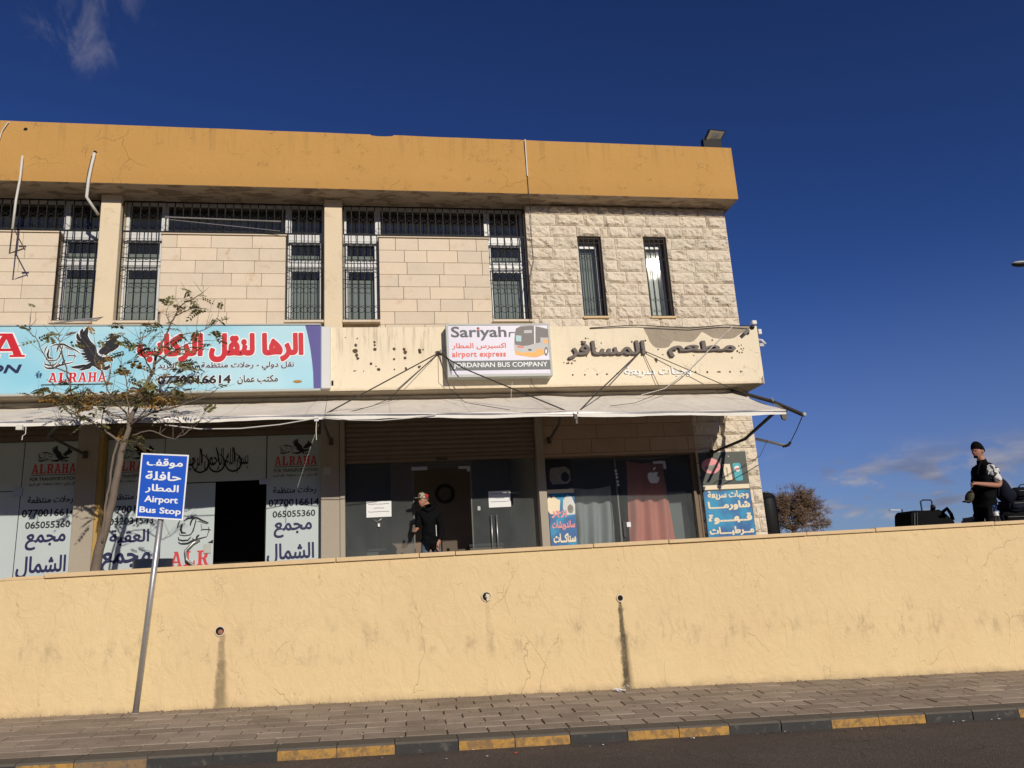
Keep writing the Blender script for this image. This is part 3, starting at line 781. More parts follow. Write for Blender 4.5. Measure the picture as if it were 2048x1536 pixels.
# ---- windows
def scroll(b, xm, zc, s, y, r=.0055):
    for q in (1, -1):
        P = []
        for k in range(9):
            a = math.pi * (0.15 + 1.25 * k / 8)
            P.append((xm + q * (math.cos(a) * s * .5 + s * .5) * -1 * .9 + q * s * .45, y, zc + math.sin(a) * s))
        b.tube(P, r, 4, False)
def grille(win, x0, x1, z0, z1, y, n, rows, orn):
    b = MB(); r = .0075
    fy = y + .004
    for z in (z0, z1): b.box(x0, x1, fy - .008, fy + .008, z - .010, z + .010)
    for x in (x0, x1): b.box(x - .009, x + .009, fy - .0085, fy + .0085, z0, z1)
    for z in rows: b.box(x0, x1, fy - .006, fy + .006, z - .007, z + .007)
    st = (x1 - x0) / n
    for k in range(1, n): b.box(x0 + st * k - r, x0 + st * k + r, y - .006, y + .008, z0, z1)
    for zc, kind in orn:
        for k in range(n):
            xm = x0 + st * (k + .5); R_ = st * .5
            if kind == 'o':
                P = [(xm + math.cos(2 * math.pi * q / 12 + .26) * R_ * .96, y - .008, zc + math.sin(2 * math.pi * q / 12 + .26) * R_ * .96) for q in range(13)]
                b.tube(P, .0062, 4, False)
                b.tube([(xm - R_ * .75, y - .01, zc + R_ * 1.5), (xm, y - .01, zc + R_ * .95), (xm + R_ * .75, y - .01, zc + R_ * 1.5)], .0045, 4, False)
            else:
                b.tube([(xm - R_, y - .008, zc - R_ * .9), (xm, y - .008, zc + R_ * .15), (xm + R_, y - .008, zc - R_ * .9)], .0048, 4, False)
                b.tube([(xm - R_, y - .01, zc + R_ * .9), (xm, y - .01, zc - R_ * .15), (xm + R_, y - .01, zc + R_ * .9)], .0048, 4, False)
    return b.build('grille', 'iron', win)
def frame(b, x0, x1, z0, z1, y, t=.055, d=.06):
    b.box(x0, x1, y, y + d, z0, z0 + t); b.box(x0, x1, y, y + d, z1 - t, z1)
    b.box(x0, x0 + t, y + .001, y + d, z0 + t, z1 - t); b.box(x1 - t, x1, y + .001, y + d, z0 + t, z1 - t)
def pane(win, x0, x1, z0, z1, y, m='glass', rz=0.0, rx=0.0):
    c = Vector(((x0 + x1) / 2, y, (z0 + z1) / 2)); R_ = Euler((rx, 0, rz)).to_matrix()
    b = MB(); b.add([c + R_ @ Vector((dx * (x1 - x0) / 2, 0, dz * (z1 - z0) / 2)) for dx, dz in ((-1, -1), (1, -1), (1, 1), (-1, 1))], [(0, 1, 2, 3)])
    return b.build('pane', m, win)
def drape(win, x0, x1, z0, z1, y, m='curtain', nm='curtain', amp=.0025, fr=24):
    b = MB(); n = max(8, int((x1 - x0) / .03)); V = []
    for i in range(n + 1):
        x = x0 + (x1 - x0) * i / n
        for z in (z0, (z0 + z1) / 2, z1):
            V.append((x, y + amp * math.sin(x * fr + math.sin(x * 9) * 2 + z * .4) + amp * .8 * mnoise.noise(Vector((x * 4, z, 1))), z))
    F = [(i * 3 + j, (i + 1) * 3 + j, (i + 1) * 3 + j + 1, i * 3 + j + 1) for i in range(n) for j in range(2)]
    b.add(V, F); return b.build(nm, m, win, smooth=True)

def side_window(x0, x1, tone='curtain'):
    b = MB(); y = 13.60
    z1 = 6.30
    b.box(x0, x1, y - .01, y + .06, 6.262, 6.335)                       # head rail under the transom light
    frame(b, x0, x1, 5.782, 6.26, y, .028); frame(b, x0 + .042, x1 - .042, 5.825, 6.215, y - .01, .032, .05)
    b.box(x0, x1, y - .02, y + .05, 5.735, 5.78)
    frame(b, x0, x1, 4.60, 5.733, y, .028); frame(b, x0 + .045, x1 - .045, 4.64, 5.69, y - .01, .040, .05)
    w = b.build('window', 'white', bld)
    pane(w, x0 + .074, x1 - .074, 5.857, 6.183, y + .012); pane(w, x0 + .085, x1 - .085, 4.68, 5.65, y + .014)
    drape(w, x0 + .02, x1 - .02, 4.62, 5.52 if tone == 'curtain' else 5.6, y + .11, tone)
    drape(w, x0 + .02, x1 - .02, 5.82, 6.02, y + .13, 'curtain')
    MB().box(x0 - .01, x1 + .01, 13.27, 13.60, 4.545, 4.590).build('sill', 'smooth', w, bevel=.005)
    MB().box(x0, x1, 13.42, 13.86, 4.0, 4.543).build('window_apron', 'pillar', w)
    n = 5
    grille(w, x0 + .03, x1 - .03, 4.61, 6.28, 13.34, n, (5.60, 5.78), ((6.02, 'o'), (5.48, 'o'), (4.80, 'o')))
def transom(x0, x1, sx):
    b = MB(); y = 13.60
    xs = [x0, sx[0], sx[1], x1]
    for a, c in ((x0, sx[0]), (sx[0], sx[1]), (sx[1], x1)): frame(b, a + .001, c - .001, 6.342, ZS - .006, y, .055)
    w = b.build('transom_window', 'white', bld)
    for a, c in ((x0, sx[0]), (sx[0], sx[1]), (sx[1], x1)): pane(w, a + .055, c - .055, 6.40, ZS - .06, y + .02)
    grille(w, x0 + .02, x1 - .02, 6.30, ZS - .10, 13.365, int((x1 - x0) / .142), (), ((6.60, 'x'),))
for (x0, x1), (l, r) in zip(bays, ((-8.39, -4.85), (-4.52, -.985), (-.665, 2.83))):
    side_window(l + .015, x0 - .005); side_window(x1 + .005, r - .015)
    transom(l + .01, r - .01, (x0 - .02, x1 + .02))
for i, (a, c, z0, z1) in enumerate(NW):
    b = MB(); y = 13.56
    frame(b, a + .02, c - .02, z0 + .02, z1 - .10, y, .035); frame(b, a + .06, c - .06, z0 + .06, z1 - .14, y - .012, .03, .04)
    b.box(a + .02, c - .02, y + .01, y + .05, z1 - .098, z1 - .004)
    w = b.build('narrow_window', 'white', bld)
    if i == 1: pane(w, a + .09, c - .09, z0 + .09, z1 - .17, y + .02, 'glassn', rz=math.radians(-2.68), rx=math.radians(-.35))
    else: pane(w, a + .09, c - .09, z0 + .09, z1 - .17, y + .02, 'glass', rz=math.radians(2), rx=math.radians(2))
    drape(w, a + .05, c - .05, z0 + .05, z1 - .15, y + .10, 'palecurtain' if i else 'curtain')
    MB().box(a - .02, c + .02, 13.275, 13.56, z0 - .045, z0 - .002).build('sill', 'coping', w, bevel=.006)
    grille(w, a + .03, c - .03, z0 + .03, z1 - .03, 13.38, 4, (z1 - .12,), ((z0 + 1.22, 'x'), (z0 + .36, 'x')))

# ---- sign band (concrete beam with plaster skin)
BY = 12.68; BZ0, BZ1 = 3.12, 4.245; BX = 6.995
b = MB(); b.box(-14, BX - .004, BY + .016, 13.30, BZ0 + .004, BZ1 - .01); b.box(-14, BX - .004, BY + .03, 13.6, BZ0 - .003, BZ0 + .0035)
b.build('concrete_beam', 'concrete', bld)
pl = []
for x in [-14 + 14 * k / 20 for k in range(21)] + [x / 10 for x in range(1, 48)]: pl.append((x, BZ1 + .006 * mnoise.noise(Vector((x * 5, 1, 1)))))
for (u, v) in ((710, 140), (722, 170), (740, 200), (755, 240), (780, 270), (800, 285), (840, 290), (870, 288), (900, 280), (915, 255), (935, 235), (1000, 242), (1060, 245), (1090, 235), (1110, 215), (1130, 190), (1150, 165), (1180, 180), (1230, 210), (1280, 218), (1330, 220), (1370, 218), (1400, 210), (1450, 175), (1500, 150), (1525, 135)):
    p = at(1100 + u / 3.79, 620 + v / 3.79, BY); pl.append((p.x, p.z))
pl = [q for q in pl if q[0] < 4.78] + [q for q in pl if q[0] >= 4.78]
pl += [(6.90, 4.16), (6.93, BZ1), (BX, BZ1 - .02), (BX, 3.32), (BX - .015, 3.27), (BX - .07, 3.20), (BX - .05, 3.17), (BX - .075, BZ0)]
for k in range(60):
    x = BX - .12 - (BX + 14 - .12) * k / 59; pl.append((x, BZ0 + .004 + .008 * abs(mnoise.noise(Vector((x * 4, 7, 1))))))
MB().prism([(x, BY, z) for x, z in pl], .0155).build('plaster_skin', 'band', bld)
MB().box(BX - .0035, BX + .008, BY + .02, 13.30, BZ0, BZ1).build('plaster_end', 'band', bld)
# old glue spots and stains left by removed letters
b = MB()
for (u, v, r) in ((305, 300, 14), (300, 350, 22), (312, 385, 15), (322, 412, 13), (465, 275, 11), (466, 300, 10), (468, 335, 16), (435, 460, 12), (478, 480, 6), (500, 507, 15), (632, 332, 13), (632, 420, 11), (635, 507, 7), (718, 335, 14), (727, 360, 16), (725, 410, 13), (733, 500, 11), (850, 345, 15), (852, 362, 13), (880, 338, 8), (845, 487, 11), (856, 480, 7), (292, 520, 7), (306, 518, 5), (218, 235, 5), (318, 243, 7), (372, 522, 4)):
    p = at(640 + u / 4.267, 620 + v / 4.267, BY - .004); q = r / 4.267 * .0083; b.ell(p, q, q * RNG.uniform(.9, 1.2), 11, .16, RNG)
for (u, v, r) in ((270, 215, 7), (288, 215, 5), (243, 243, 12), (388, 250, 6), (275, 262, 6), (330, 318, 7), (350, 290, 5), (140, 402, 9), (165, 405, 8), (190, 385, 7), (175, 385, 5), (105, 400, 5), (128, 405, 6), (172, 492, 8), (265, 491, 8), (358, 488, 8), (432, 486, 9), (510, 482, 8), (520, 478, 5), (1105, 470, 8), (1192, 470, 9), (1280, 468, 8), (1268, 470, 5), (1290, 470, 6), (1365, 468, 8), (1447, 466, 8), (1460, 466, 4), (1420, 312, 9), (1436, 323, 7), (1456, 322, 7), (1450, 295, 6), (1468, 290, 6), (1432, 272, 6), (1450, 266, 5), (1462, 305, 5), (620, 240, 8), (722, 232, 9), (728, 323, 9), (804, 378, 15), (806, 395, 6), (820, 298, 7), (1230, 228, 8), (278, 352, 6), (590, 345, 7), (855, 338, 6), (940, 343, 6), (1090, 345, 6), (1380, 362, 7)):
    p = at(1100 + u / 3.79, 620 + v / 3.79, BY - .004); q = r / 3.79 * .0083; b.ell(p, q, q * RNG.uniform(.85, 1.15), 11, .16, RNG)
b.build('glue_spots', 'glue', bld, kind='stuff')
MB().obox(at(665, 766, BY - .01), .03, .02, .08).build('beam_socket', 'hole', bld)

# ---- ground floor walls and pillars
course_panel(5.765, 6.995, -.18, 3.08, .262, 13.335, rock_stone, 'rock', lmin=.45, lmax=.85)
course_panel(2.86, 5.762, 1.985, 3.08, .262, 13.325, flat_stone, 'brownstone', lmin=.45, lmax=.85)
b = MB(); b.box(2.84, 6.99, 13.345, 13.5, 1.965, 3.11); b.box(5.765, 6.99, 13.345, 13.5, -.2, 1.965); b.build('ground_wall_backing', 'joint', bld)
# pillars between the shops; the left one has a lower, sunlit plinth block
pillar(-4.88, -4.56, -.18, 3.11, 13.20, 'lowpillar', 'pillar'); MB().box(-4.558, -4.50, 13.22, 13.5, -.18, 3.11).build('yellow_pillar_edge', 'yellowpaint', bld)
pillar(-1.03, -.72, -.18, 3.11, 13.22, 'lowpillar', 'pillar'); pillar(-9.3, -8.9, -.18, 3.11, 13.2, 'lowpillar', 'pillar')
MB().box(-.715, -.635, 13.20, 13.44, -.18, 3.11).build('guide_post', 'lowpillar', bld, bevel=.004)
MB().box(2.715, 2.855, 13.20, 13.5, -.18, 3.11).build('guide_post', 'lowpillar', bld, bevel=.004)
MB().box(-.99, -.86, 13.21, 13.219, 1.80, 1.92).build('junction_box', 'signbox', bld)
# lintel cases of rolled up shutters over the left shops: five dark slats each
for (a, c) in ((-8.89, -4.89), (-4.49, -1.04)):
    rs = MB().box(a, c, 13.42, 13.5, 2.55, 3.1).build('shutter_case', 'shutter', bld)
    for k in range(6):
        z = 2.56 + k * .088
        MB().hexa([(a, 13.37, z), (c, 13.37, z), (c, 13.42, z), (a, 13.42, z), (a, 13.405, z + .084), (c, 13.405, z + .084), (c, 13.42, z + .084), (a, 13.42, z + .084)]).build('slat', 'shutter', rs)
# ---- roller shutter half open over the middle shop
rs = MB().box(-.63, 2.71, 13.30, 13.36, 1.985, 2.035).build('roller_shutter', 'shutter', bld)
for k in range(13):
    z = 2.037 + k * .083
    n = 4; P = []
    for q in range(n + 1):
        t = q / n; P.append((13.325 - .020 * math.sin(math.pi * t) , z + .078 * t))
    P += [(13.345, z + .078), (13.345, z)]
    b = MB(); V = [(-.625, y, zz) for y, zz in P] + [(2.705, y, zz) for y, zz in P]; m_ = len(P)
    b.add(V, [(i, (i + 1) % m_, m_ + (i + 1) % m_, m_ + i) for i in range(m_)]); b.build('slat', 'shutter', rs)
MB().box(.93, 1.13, 13.285, 13.299, 1.995, 2.03).build('lock_bar', 'bracket', rs)

# ---- shop fronts with white film (two left shops)
def film(x0, x1, z0, z1, y=13.42):
    return MB().box(x0 + .004, x1 - .004, y, y + .012, z0 + .004, z1 - .004).build('film_panel', 'film', bld)
fA0 = film(-8.88, -7.2, -.1, 2.54); fAd = film(-7.2, -5.76, -.1, 1.74); fAt = film(-7.2, -5.76, 1.745, 2.54)
fA = film(-5.755, -4.89, -.1, 2.54)
fB = film(-4.49, -3.60, -.1, 2.54); fBt = film(-3.595, -1.955, 1.775, 2.54); fBd = film(-3.595, -2.765, -.1, 1.765)
fBr = film(-1.945, -1.04, -.1, 2.54)
MB().box(-8.9, -1.03, 13.44, 13.47, 2.541, 2.56).build('head_rail', 'filmline', bld)
MB().box(-8.9, -2.765, 13.435, 13.47, LOC_T, -.098).build('bottom_rail', 'silver', bld)
MB().box(-1.95, -1.04, 13.435, 13.47, LOC_T, -.098).build('bottom_rail', 'silver', bld)
b = MB(); b.box(-2.06, -1.90, 13.40, 13.419, 1.70, 1.79); b.box(-5.86, -5.73, 13.40, 13.419, 1.66, 1.80); b.build('patch_fitting', 'silver', bld)
# opened leaf swung inside
MB().box(-1.97, -1.955, 13.5, 14.3, -.1, 1.74).build('open_door', 'shopglass', bld)
h = MB(); h.tube([(-2.98, 13.40, .82), (-3.07, 13.36, .78), (-3.18, 13.335, .66), (-3.16, 13.335, .52), (-3.02, 13.36, .38), (-2.95, 13.40, .36)], .022, 8)
h.build('door_handle', 'silver', bld, smooth=True)
MB().obox((-2.86, 13.41, .68), .11, .02, .15).build('lock_plate', 'signbox', bld)
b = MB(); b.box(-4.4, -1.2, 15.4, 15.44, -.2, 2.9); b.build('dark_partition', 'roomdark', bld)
for (x, z) in ((at(522, 888, 13.42).x, at(522, 888, 13.42).z), (at(336, 897, 13.42).x, 2.37), (at(548, 917, 13.42).x, at(548, 917, 13.42).z), (at(4, 937, 13.42).x, at(4, 937, 13.42).z), (at(120, 904, 13.42).x, at(120, 904, 13.42).z)):
    pass

# ---- middle shop glazing
def gpane(x0, x1, z0, z1, y, nm='glass_pane', m='shopglass'):
    return MB().box(x0 + .002, x1 - .002, y, y + .01, z0, z1).build(nm, m, bld)
gl = gpane(-.63, .52, -.17, 1.985, 13.42); gt = gpane(.53, 1.53, 1.86, 1.985, 13.42); gr = gpane(1.54, 2.71, -.17, 1.985, 13.42)
b = MB(); b.box(.515, .535, 13.40, 13.45, -.17, 1.985); b.build('door_post', 'filmline', bld)
b = MB(); b.box(1.525, 1.545, 13.41, 13.44, -.17, 1.985); b.build('door_post', 'greyplastic', bld)
b = MB(); b.box(1.33, 1.53, 13.40, 13.418, 1.84, 1.885); b.box(1.48, 1.535, 13.398, 13.4175, 1.79, 1.839); b.build('patch_fitting', 'silver', bld)
b = MB(); b.box(.50, .78, 13.39, 13.415, 1.84, 1.90); b.build('patch_fitting', 'silver', bld)
# pull handle of the right leaf
for dx in (0, .095):
    hb = MB(); hb.tube([(1.865 + dx, 13.37, .30), (1.865 + dx, 13.37, 1.0)], .011, 8)
    for z in (.4, .9): hb.tube([(1.865 + dx, 13.37, z), (1.865 + dx, 13.42, z)], .007, 6)
    hb.build('pull_handle', 'silver', bld, smooth=True)
MB().obox((1.66, 13.41, 1.13), .05, .015, .07).build('lock_case', 'signbox', bld)
# rooms: brown partition seen through the open door, grey one behind the panes
MB().box(.15, 1.75, 14.9, 14.96, -.2, 2.9).build('brown_partition', 'brownwall', bld)
MB().box(-.7, 2.7, 16.2, 16.25, -.2, 2.9).build('grey_partition', 'room', bld)
# ---- corner shop glazing in bronze frame
gc = gpane(2.90, 4.20, -.17, 1.945, 13.43); gc2 = gpane(4.235, 5.66, -.17, 1.945, 13.43)
b = MB(); b.box(2.86, 5.73, 13.38, 13.46, 1.947, 1.975); b.box(5.66, 5.735, 13.36, 13.46, -.17, 1.9465); b.box(5.737, 5.765, 13.345, 13.42, -.17, 1.96)
b.build('bronze_frame', 'brownframe', bld)
b = MB(); b.box(4.205, 4.23, 13.425, 13.45, -.17, 1.944); b.build('glass_joint', 'filmline', bld)
b = MB(); b.box(4.95, 5.18, 13.41, 13.428, 1.80, 1.85); b.box(5.14, 5.19, 13.409, 13.427, 1.70, 1.799); b.build('patch_fitting', 'silver', bld)
b = MB(); b.box(4.26, 4.31, 13.41, 13.428, .50, .78); b.build('lock_plate', 'plastic', bld)
MB().obox((4.37, 13.42, .72), .075, .008, .085).build('lock_label', 'paper', bld)
b = MB()
for k, zz in enumerate((1.70, 1.64, 1.58, 1.50, 1.44)): b.obox((4.215 + .006 * k, 13.41, zz), .035, .012, .036)
b.build('hinge_tape', 'paper', bld)
# ================================================================== emblem: eagle and coach in line art
EAGLE = [(1125, 125), (1075, 165), (1045, 220), (1045, 270), (1065, 322), (1030, 270), (1022, 165), (975, 190), (955, 240), (968, 310), (1000, 372), (960, 340), (918, 252), (885, 290), (890, 345), (920, 400), (1000, 445), (930, 430), (895, 400), (900, 440), (935, 480), (1010, 520), (940, 520), (965, 562), (1090, 602), (1010, 612), (1110, 645), (1005, 662), (1050, 698), (1130, 705), (1045, 738), (1165, 762), (1085, 790), (1200, 806), (1140, 838), (1250, 832), (1150, 885), (1080, 882), (825, 922), (870, 955), (1000, 968), (1110, 935), (1010, 985), (1060, 1002), (1230, 965), (1280, 912), (1340, 935), (1400, 985), (1450, 1000), (1470, 960), (1430, 940), (1400, 905), (1500, 862), (1570, 838), (1645, 810), (1700, 835), (1712, 795), (1650, 742), (1560, 727), (1480, 742), (1390, 700), (1355, 650), (1342, 580), (1300, 510), (1225, 445), (1165, 370), (1132, 310), (1135, 210)]
WING2 = [(1385, 640), (1400, 600), (1465, 535), (1530, 440), (1600, 395), (1612, 330), (1605, 300), (1640, 250), (1700, 320), (1750, 392), (1822, 430), (1832, 485), (1795, 555), (1690, 625), (1620, 650), (1560, 700), (1530, 705), (1500, 690), (1430, 690)]
CLAW = [(1480, 960), (1500, 905), (1540, 935), (1600, 915), (1640, 880), (1662, 950), (1590, 1000), (1520, 1000)]
LINES = [([(370, 525), (450, 490), (560, 475), (640, 480), (740, 530), (880, 590), (990, 655)], 26), ([(305, 505), (265, 575), (255, 645)], 18), ([(345, 580), (322, 680), (345, 745), (430, 755)], 34), ([(290, 740), (305, 785), (400, 802), (520, 790), (560, 740), (592, 640), (620, 500)], 16), ([(600, 490), (545, 510), (520, 560), (510, 625)], 26), ([(278, 820), (290, 872), (380, 892), (480, 885), (535, 830)], 24), ([(280, 915), (330, 945), (400, 950), (480, 945), (560, 905), (700, 872), (860, 838)], 30), ([(630, 500), (610, 600), (575, 740)], 12), ([(640, 890), (660, 830), (700, 795)], 30), ([(730, 725), (760, 702), (900, 710), (935, 722)], 16), ([(650, 560), (690, 545), (780, 580), (860, 605)], 12), ([(730, 600), (745, 700)], 9), ([(880, 660), (900, 720), (860, 830)], 12), ([(560, 860), (600, 880)], 16)]
def emblem(parent, x0, x1, z0, z1, Y, m='black', outline=None, clip=None):
    fx = lambda u: x0 + (u - 250) / (1835 - 250) * (x1 - x0)
    fz = lambda v: z1 - (v - 120) / (1005 - 120) * (z1 - z0)
    k = (x1 - x0) / 1585
    if outline:
        b = MB()
        for pg in (EAGLE, WING2, CLAW): b.ribbon([(fx(u), Y - .0005, fz(v)) for u, v in pg], 34 * k, True)
        for i, (ln, w) in enumerate(LINES): b.ribbon([(fx(u), Y - .0007 - .00012 * i, fz(v)) for u, v in ln], (w * 1.4 + 26) * k)
        b.build('emblem_outline', outline, parent)
    def cut(pg):
        if clip is None: return pg
        out = []
        for k_, p_ in enumerate(pg):
            q_ = pg[k_ - 1]; a_ = fx(q_[0]) <= clip; c_ = fx(p_[0]) <= clip
            if a_ != c_:
                t_ = (clip - fx(q_[0])) / (fx(p_[0]) - fx(q_[0])); out.append((q_[0] + (p_[0] - q_[0]) * t_, q_[1] + (p_[1] - q_[1]) * t_))
            if c_: out.append(p_)
        return out
    b = MB()
    for i, pg in enumerate((EAGLE, WING2, CLAW)):
        pg = cut(pg)
        if len(pg) > 2: b.poly([(fx(u), Y - .0030 - .0002 * i, fz(v)) for u, v in pg])
    for i, (ln, w) in enumerate(LINES): b.ribbon([(fx(u), Y - .0040 - .00015 * i, fz(v)) for u, v in ln], w * k * 1.5, taper=True)
    if clip is not None: b.f = [f for f in b.f if max(b.v[i].x for i in f) < clip]; b.mi = [0] * len(b.f)
    return b.build('emblem', m, parent)

# slab serif capitals for the transport firm's name
GL = {'A': [[(0, 0), (.36, 0), (.36, .09), (.28, .09), (.32, .25), (.66, .25), (.70, .09), (.60, .09), (.60, 0), (1, 0), (1, .09), (.92, .09), (.62, 1), (.28, 1), (.28, .90), (.36, .90), (.08, .09), (0, .09)], [(.36, .36), (.48, .76), (.61, .36)]],
      'L': [[(0, 0), (.95, 0), (.95, .36), (.84, .36), (.78, .12), (.44, .12), (.44, .9), (.56, .9), (.56, 1), (0, 1), (0, .9), (.14, .9), (.14, .1), (0, .1)]],
      'R': [[(0, 0), (.50, 0), (.50, .1), (.40, .1), (.40, .42), (.50, .42), (.70, 0), (1, 0), (1, .1), (.90, .1), (.74, .46), (.88, .56), (.92, .74), (.86, .90), (.68, 1), (0, 1), (0, .9), (.12, .9), (.12, .1), (0, .1)], [(.40, .54), (.40, .88), (.58, .88), (.64, .72), (.58, .54)]],
      'H': [[(0, 0), (.46, 0), (.46, .1), (.36, .1), (.36, .46), (.66, .46), (.66, .1), (.56, .1), (.56, 0), (1, 0), (1, .1), (.90, .1), (.90, .9), (1, .9), (1, 1), (.56, 1), (.56, .9), (.66, .9), (.66, .58), (.36, .58), (.36, .9), (.46, .9), (.46, 1), (0, 1), (0, .9), (.12, .9), (.12, .1), (0, .1)]]}
def slab(parent, word, x0, x1, z0, z1, Y, m, outline=None, clip=None, slope=0.0):
    n = len(word); w = (x1 - x0) / (n + .12 * (n - 1)); b = MB(); ob = MB()
    for i, ch in enumerate(word):
        ox = x0 + i * w * 1.12
        loops = [[Vector((ox + u * w, Y - .004, z0 + v * (z1 - z0) + slope * i)) for u, v in lp] for lp in GL[ch]]
        if clip is not None and ox + w > clip: continue
        fl = [p for lp in loops for p in lp]
        for t in tessellate_polygon(loops):
            a, c, d = t
            if (fl[c] - fl[a]).cross(fl[d] - fl[a]).y > 0: a, d = d, a
            b.add([fl[a], fl[c], fl[d]], [(0, 1, 2)])
        for lp in loops: ob.ribbon([p + Vector((.0, .002, 0)) for p in lp], (z1 - z0) * .13, True)
    if outline: ob.build('lettering_outline', outline, parent)
    return b.build('lettering', m, parent)

# ---- print on the white film
def info_panel(par, x0, x1, Y, phone2, town, town2, lo=0):
    w = x1 - x0; X = lambda a: x0 + a * w
    emblem(par, X(.16), X(.88), 2.195, 2.475, Y, 'black')
    slab(par, 'ALRAHA', X(.06), X(.98), 2.01, 2.165, Y, 'redfaded')
    MB().box(X(.05), X(.99), Y - .003, Y - .001, 1.983, 1.992).build('rule', 'black', par)
    text('lettering', par, 'black', 'FOR TRANSPORTATION', rect(X(.04), X(1.0), 1.895, 1.95, Y), .012)
    text('lettering', par, 'black', 'نقل دولي - رحلات منتظمة - نقل البريد', rect(X(.02), X(1.0), 1.80, 1.865, Y), .01)
    text('lettering', par, 'black', 'رحلات منتظمة', rect(X(.03), X(.97), 1.505, 1.645, Y), .02)
    text('lettering', par, 'black', '0770016614', rect(X(-.06), X(1.03), 1.315, 1.435, Y), .022)
    text('lettering', par, 'black', phone2, rect(X(.03), X(.95), 1.13, 1.24, Y), .022)
    text('lettering', par, 'navy', town, rect(X(.06), X(.88), .79, 1.05, Y), .028)
    text('lettering', par, 'navy', town2, rect(X(-.08), X(.93), .36, .70, Y), .028)
yf = 13.419
info_panel(fA, -5.665, -4.945, yf, '065055360', 'مجمع', 'الشمال')
info_panel(fBr, -1.86, -1.10, yf, '065055360', 'مجمع', 'الشمال')
info_panel(fB, -4.42, -3.68, yf, '032031543', 'العقبة', 'مجمع')
ea = at(353, 1092, yf); emblem(fBd, ea.x, ea.x + 1.22, ea.z - .02, ea.z + .76, yf, 'black', clip=-2.775)
la = at(340, 1135, yf); lb = at(417, 1128, yf); slab(fBd, 'ALR', la.x, lb.x, la.z + .005, at(400, 1101, yf).z, yf, 'redfaded')
emblem(fAd, -7.15, -6.2, .9, 1.5, yf, 'black')
slab(fAd, 'ALRAHA', -7.12, -6.02, .25, .55, yf, 'red')
text('lettering', fBt, 'black', 'بسم الله الرحمن الرحيم', rect(-3.27, -2.25, 1.90, 2.34, 13.419), .010)
b = MB()   # sweeping loops of the calligraphy
for i, xc in enumerate((-3.02, -2.76, -2.49)):
    P = [(xc + .13 * math.cos(a), 13.4135 - .0006 * i, 2.09 + .15 * math.sin(a)) for a in [math.pi * (.75 + 1.75 * k / 14) for k in range(15)]]
    b.ribbon(P, .030, taper=True)
    b.ribbon([(xc + .03, 13.411 - .0006 * i, 2.10), (xc + .015, 13.411 - .0006 * i, 2.25), (xc - .02, 13.411 - .0006 * i, 2.36)], .026, taper=True)
b.build('calligraphy_loops', 'black', fBt)

# ---- light blue sign board of the transport firm
bs = thing('sign_board', 'long light blue sign board with red arabic lettering and an eagle emblem, purple right edge', 'sign board', (-5, 12.6, 3.14))
MB().box(-9.6, -.985, 12.60, 12.66, 3.145, 4.27).build('panel', 'skyblue', bs)
b = MB(); b.box(-9.6, -.99, 12.575, 12.60, 3.115, 3.150); b.box(-9.6, -.99, 12.58, 12.60, 4.262, 4.285); b.build('edge_trim', 'signbox', bs)
MB().box(-.983, -.83, 12.585, 12.68, 3.15, 4.235).build('side_cover', 'white', bs, bevel=.01)
pts = [at(u / 6.827 + 400, v / 6.827 + 640, 12.597) for u, v in ((1437, 65), (1470, 200), (1505, 380), (1530, 560), (1545, 720), (1552, 925))]
P = [Vector((p.x, 12.597, p.z)) for p in pts]; P[0].z = 4.26; P[-1].z = 3.152
P += [Vector((-.987, 12.597, 3.152)), Vector((-.987, 12.597, 4.26))]
MB().poly(P).build('purple_stripe', 'purple', bs)
Yb = 12.598
q = quadpx(276, 668, 606, 723, Yb)
text('lettering_outline', bs, 'pwhite', 'الرها لنقل الركاب', q, .105)
text('lettering', bs, 'red', 'الرها لنقل الركاب', [(a, c - .004, d) for a, c, d in q], .062)
q = quadpx(316, 724, 588, 741, Yb)
text('lettering_outline', bs, 'pwhite', 'نقل دولي - رحلات منتظمة - نقل البريد', q, .07)
text('lettering', bs, 'navy', 'نقل دولي - رحلات منتظمة - نقل البريد', [(a, c - .004, d) for a, c, d in q], .018)
q = quadpx(475, 750, 556, 768, Yb)
text('lettering_outline', bs, 'pwhite', 'مكتب عمان', q, .07)
text('lettering', bs, 'black', 'مكتب عمان', [(a, c - .004, d) for a, c, d in q], .022)
q = quadpx(315, 751, 462, 768, Yb)
text('lettering_outline', bs, 'pwhite', '0770016614', q, .085)
text('lettering', bs, 'black', '0770016614', [(a, c - .004, d) for a, c, d in q], .035)
p = at(595, 763, Yb); MB().ell((p.x, Yb - .001, p.z), .075, .026, 16).build('printer_mark', 'kerby', bs)
a = at(85, 745, Yb); c = at(243, 652, Yb)
emblem(bs, a.x, c.x, a.z + .02, c.z, Yb, 'black', 'pwhite')
q = quadpx(97, 745, 213, 764, Yb)
slab(bs, 'ALRAHA', q[0][0], q[1][0], q[2][2], q[0][2], Yb, 'red', 'pwhite')
c = at(82, 770, Yb); d = at(226, 770, Yb); MB().box(c.x, d.x, Yb - .004, Yb - .001, c.z - .008, c.z + .008).build('rule', 'black', bs)
q = quadpx(-330, 668, 52, 716, Yb)
slab(bs, 'ALRAHA', -9.2, at(52, 690, Yb).x, q[2][2], q[0][2], Yb, 'red', 'pwhite')
q = quadpx(-330, 731, 43, 749, Yb)
text('lettering', bs, 'navy', 'FOR TRANSPORTATION', [(-9.0, Yb, q[0][2]), q[1], q[2], (-9.0, Yb, q[2][2])], .03, shear=.2)

